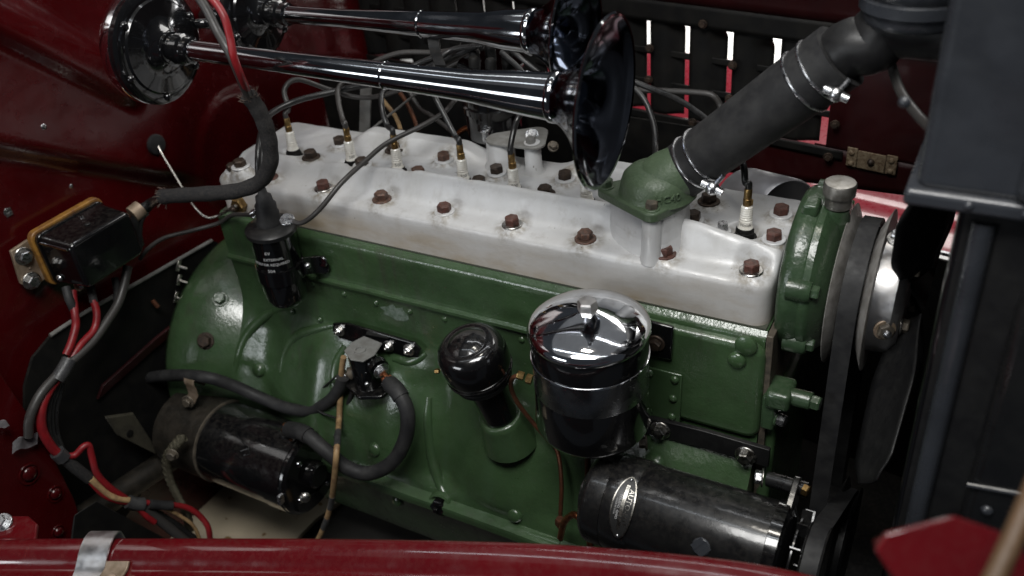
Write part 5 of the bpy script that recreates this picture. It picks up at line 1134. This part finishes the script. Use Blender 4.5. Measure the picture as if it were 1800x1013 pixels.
# red inner fender gusset at lower left
ig = thing('inner_fender', X(60, 900, -6), 'dark red inner fender panel with pressed rivets at lower left', 'panel')
gpts = [(-60, 560), (-10, 640), (30, 700), (62, 745), (100, 815), (132, 880), (155, 960), (160, 1040), (-80, 1040)]
MB().slab([X(u, v, -6.5) for u, v in gpts], (-0.5, 0, 0)).build('panel', 'red_paint', ig, bev=0.15)
for (u, v, r) in ((52, 833, 1.0), (98, 868, 0.8), (103, 935, 0.7)):
    p = X(u, v, -6.4); place('pressed_rivet', DOME, 'red_paint', fr(p, (1, 0, 0)), ig, (r, r, 0.5)); MB().lathe([(r * 1.5, -0.05), (r * 1.45, 0.12), (r * 1.2, 0.1)], fr(p, (1, 0, 0)), n=24, cap=False).build('swage_ring', 'red_paint', ig)
fl_ = MB().prism(rrect(-64, -46, -46.0, -41.8, 1.2), -5.6, -4.4, MYZ)
q = [at(u, v, 'z', -12.5) for u, v in ((-20, 906), (50, 906), (66, 920), (62, 950), (-20, 950))]
MB().slab(q, (0, 0, -0.6)).build('hinge_flange', 'red_body', ig, bev=0.2, seg=3)
bolt(ig, at(4, 920, 'z', -12.3), (0.2, -0.4, 1), 0.75, 0.6, 'zinc', 'zinc', 1.1, 'bolt', 0.3)
tp_ = tag(MB().strip(spline([at(22, 788, 'x', -5.6), at(34, 779, 'x', -5.0), at(48, 778, 'x', -5.5), at(66, 770, 'x', -5.1)], 4), (0.3, 0.6, 1.6), 0.12).build('tape_tag', 'grey_tape'), 'strip of grey tape on the wiring at the left edge', 'tape')
tag(MB().slab([at(u, v, 'x', -4.8) for u, v in ((-12, 736), (3, 740), (10, 739), (17, 748), (9, 753), (2, 752), (-12, 756))], (-0.3, 0, 0)).build('tape_scrap', 'grey_tape'), 'torn scrap of pale tape at the extreme left edge', 'tape')

# wiring down the left side
W_ = lambda *pts: [X(*p) for p in pts]
wire('regulator_wire', W_((128, 512, -8), (131, 548, -6.5), (133, 572, -6), (126, 600, -5.6), (116, 624, -5.4)), 0.52, 'wire_red', 'thick red wire hanging from the left regulator terminal', 'wire')
wire('regulator_wire', W_((158, 500, -8), (163, 524, -7), (170, 552, -6.2), (165, 580, -5.8), (142, 606, -5.4), (120, 640, -5.2)), 0.5, 'wire_red', 'red wire curving in from the second regulator terminal', 'wire')
wire('regulator_wire', W_((116, 505, -8), (121, 525, -7.2), (130, 545, -6.8)), 0.58, 'rubber', 'grey sleeve on the left regulator terminal wire', 'sleeve')
wire('regulator_wire', W_((155, 492, -8), (160, 510, -7.4), (165, 532, -6.8)), 0.56, 'rubber', 'grey sleeve on the second regulator terminal wire', 'sleeve')
wire('regulator_wire', W_((225, 468, -7), (218, 500, -6.6), (208, 532, -6.2), (190, 562, -5.8), (165, 598, -5.4), (130, 632, -5.0), (98, 662, -4.8), (70, 695, -4.6), (52, 735, -4.6), (50, 768, -4.8)), 0.62, 'wire_grey', 'grey-brown sleeved cable running down from the regulator to the left edge', 'cable')
wire('regulator_wire', W_((202, 488, -7.4), (206, 515, -7), (204, 530, -6.6)), 0.5, 'rubber', 'short black sleeve beside the grey cable under the regulator', 'sleeve')
wire('harness_wire', W_((104, 662, -5.2), (84, 690, -4.8), (73, 720, -4.6), (74, 755, -4.4), (90, 785, -4.2), (108, 802, -4)), 0.62, 'wire_red', 'thick red wire in the taped harness at the left edge', 'wire')
for k, (du, dv) in enumerate(((0, 0), (6, 2), (13, 2))):
    wire('harness_wire', W_((108 + du * 0.3, 655 + dv, -5.6 - .3 * k), (92 + du, 690, -5.4 - .3 * k), (84 + du, 725, -5.2 - .3 * k), (87 + du, 765, -5 - .3 * k), (108 + du * 0.4, 800, -4.6)), 0.42, 'wire_black', ('left', 'middle', 'right')[k] + ' of the three black wires behind the thick red harness wire', 'wire')
sl_ = wire('harness_tape', W_((122, 632, -4.8), (112, 650, -4.7), (100, 668, -4.7)), 0.95, 'tape', 'black tape wrap where the regulator wires join the harness', 'tape')
wire('harness_tape', W_((100, 795, -4.0), (112, 806, -3.8)), 1.0, 'tape', 'black tape wrap on the harness above the red panel', 'tape')
wire('harness_tape', W_((114, 806, -3.9), (132, 822, -3.4), (158, 842, -2.8)), 0.78, 'grey_tape', 'grey taped length of harness below the loop of red wire', 'tape'); bpy.data.objects['harness_tape.002'].data.materials[0] = MATS['loom']
wire('harness_wire', W_((118, 802, -3.6), (132, 800, -3.2), (146, 786, -2.8), (156, 784, -2.6), (162, 805, -2.4), (170, 832, -2), (190, 855, -1.4), (222, 878, -0.6)), 0.46, 'wire_red', 'red wire making a sharp loop over the dark recess', 'wire')
wire('harness_wire', W_((158, 845, -2.6), (180, 868, -1.9), (205, 880, -1), (228, 884, -0.4)), 0.42, 'wire_red', 'lower red wire between the two harness tapes', 'wire')
wire('harness_wire', W_((160, 842, -2.3), (182, 862, -1.7), (205, 876, -0.8), (230, 880, -0.2)), 0.46, 'wire_tan', 'tan wire between the red harness wires', 'wire')
wire('harness_tape', W_((224, 882, -0.4), (238, 886, 0), (252, 887, 0.4)), 0.95, 'tape', 'black tape wrap where the harness fans out over the floor', 'tape')
wire('harness_wire', W_((252, 884, 0.5), (262, 884, 0.8), (300, 887, 2), (330, 893, 3), (352, 908, 4), (366, 928, 5), (370, 955, 5)), 0.42, 'wire_red', 'red wire arching over the tan floor to the rail', 'wire')
wire('harness_wire', W_((262, 886, 1), (282, 888, 1.6), (302, 889, 2.2)), 0.68, 'rubber', 'black sleeve on the arching red wire', 'sleeve')
wire('harness_wire', W_((246, 896, 0.3), (258, 908, 0.8), (272, 918, 1.2)), 0.44, 'wire_red', 'short red wire end below the fan of the harness', 'wire')
wire('harness_wire', W_((250, 890, 0.2), (272, 908, 0.8), (300, 930, 1.8), (330, 955, 3)), 0.72, 'wire_grey', 'thick grey-brown wire leaving the harness towards the rail', 'wire')
wire('harness_wire', W_((255, 888, 0), (285, 908, 0.6), (312, 925, 1.4), (345, 950, 2.4)), 0.55, 'wire_black', 'black wire leaving the harness beside the grey-brown one', 'wire')
wire('harness_wire', W_((290, 893, 1.6), (318, 908, 2.2), (340, 925, 2.8), (352, 950, 3)), 0.28, 'wire_tan', 'thin tan wire trailing below the arching red wire', 'wire')

# ================================================================ RED BODY RAIL IN FRONT
ctrl = [(-160, 946), (0, 945), (300, 944), (600, 945), (900, 951), (1100, 963), (1280, 981), (1400, 1002), (1500, 1030), (1640, 1090)]
inner = []
for u, v in ctrl:
    z = -12 + 12 * (u / 1440.0); inner.append(at(u, v, 'z', z))
path = spline(inner, 8)
# cross-section: (outward, up) from the inner top edge
sec = [(0.6, -3.0), (0.15, -0.8), (0.0, -0.25), (0.12, -0.02), (0.4, 0.1), (0.8, 0.12), (1.2, 0.05), (1.7, -0.12), (2.2, -0.42), (2.6, -0.85), (2.9, -1.15), (3.3, -1.28), (3.8, -1.25), (4.3, -1.05), (4.9, -0.9), (5.6, -0.95), (7.0, -1.4), (9.5, -2.6), (13, -5.2), (16, -9), (22, -15), (30, -26), (34, -42), (34, -58)]
mb = MB(); nn = len(sec)
for i, p in enumerate(path):
    t = (path[min(i + 1, len(path) - 1)] - path[max(i - 1, 0)]).normalized(); out = V((t.y, -t.x, 0)).normalized()
    if out.y > 0: out = -out
    mb.v += [p + out * a + V((0, 0, b)) for a, b in sec]
for i in range(len(path) - 1):
    for j in range(nn - 1): a = i * nn + j; mb.f.append((a, a + 1, a + nn + 1, a + nn))
rail = thing('body_rail', path[len(path) // 2], 'glossy red painted body rail along the bottom of the picture', 'body panel')
o = mb.build('rail_panel', 'red_body', rail, ang=50); md = o.modifiers.new('thick', 'SOLIDIFY'); md.thickness = 0.002; md.offset = -1
md = o.modifiers.new('sub', 'SUBSURF'); md.levels = 1; md.render_levels = 2
# bright spring clip hooked over the rail
def rail_pt(u, a, b):
    v = 944.5; z = -12 + 12 * (u / 1440.0); p = at(u, v, 'z', z); t = (path[14] - path[8]).normalized(); out = V((t.y, -t.x, 0)).normalized()
    if out.y > 0: out = -out
    return p + out * a + V((0, 0, b)), t
c0, t0 = rail_pt(184, 0, 0)
hk = thing('spring_clip', c0, 'bright metal spring clip hooked over the red rail at lower left', 'clip')
cs = [rail_pt(184, a, b)[0] for a, b in ((-0.6, -1.5), (-0.5, 0.1), (-0.15, 0.5), (0.5, 0.62), (1.2, 0.45), (2.0, 0.05), (2.7, -0.5), (3.4, -1.0), (4.4, -1.25), (5.6, -1.15), (7, -1.3))]
MB().strip(spline(cs, 5), t0 * 3.4, 0.16).build('spring', 'alu_clip', hk, ang=50)
cs = [rail_pt(228, a, b)[0] for a, b in ((2.5, -0.55), (3.2, -0.95), (4.4, -0.9), (5.4, -0.6), (7, -0.8))]
MB().strip(spline(cs, 5), t0 * 2.6, 0.3).build('catch', 'tan_metal', hk, bev=0.08)
place('catch_screw', DOME, 'tan_metal', fr(rail_pt(232, 4.4, -0.72)[0], (0.1, -0.3, 1)), hk, (0.55, 0.55, 0.35))
# blurred things close to the lens at lower right
fpl = [at(u, v, 'd', 42) for u, v in ((1540, 968), (1560, 938), (1680, 908), (1772, 940), (1800, 960), (1830, 1060), (1600, 1060))]
fl2 = [at(u, v, 'd', 42) for u, v in ((1560, 938), (1680, 908), (1772, 940))]
bk_ = MB().slab(fpl, (MW @ V((0, 0, 1))) * 0.35)
bk_.slab(fl2 + [p + (MW @ V((0, 0.08, 0))) * 3 for p in reversed(fl2)], (MW @ V((0.05, 0.42, 1))) * 2.0)
tag(bk_.build('red_bracket', 'red_body', bev=0.3, seg=3), 'out of focus red pointed bracket at the bottom right corner', 'bracket')
tag(MB().tube([at(1728, 1060, 'd', 37), at(1775, 960, 'd', 38), at(1830, 830, 'd', 39)], 0.46, 16).build('wooden_stick', 'wood', ang=60), 'out of focus brown wooden stick at the bottom right corner', 'stick')
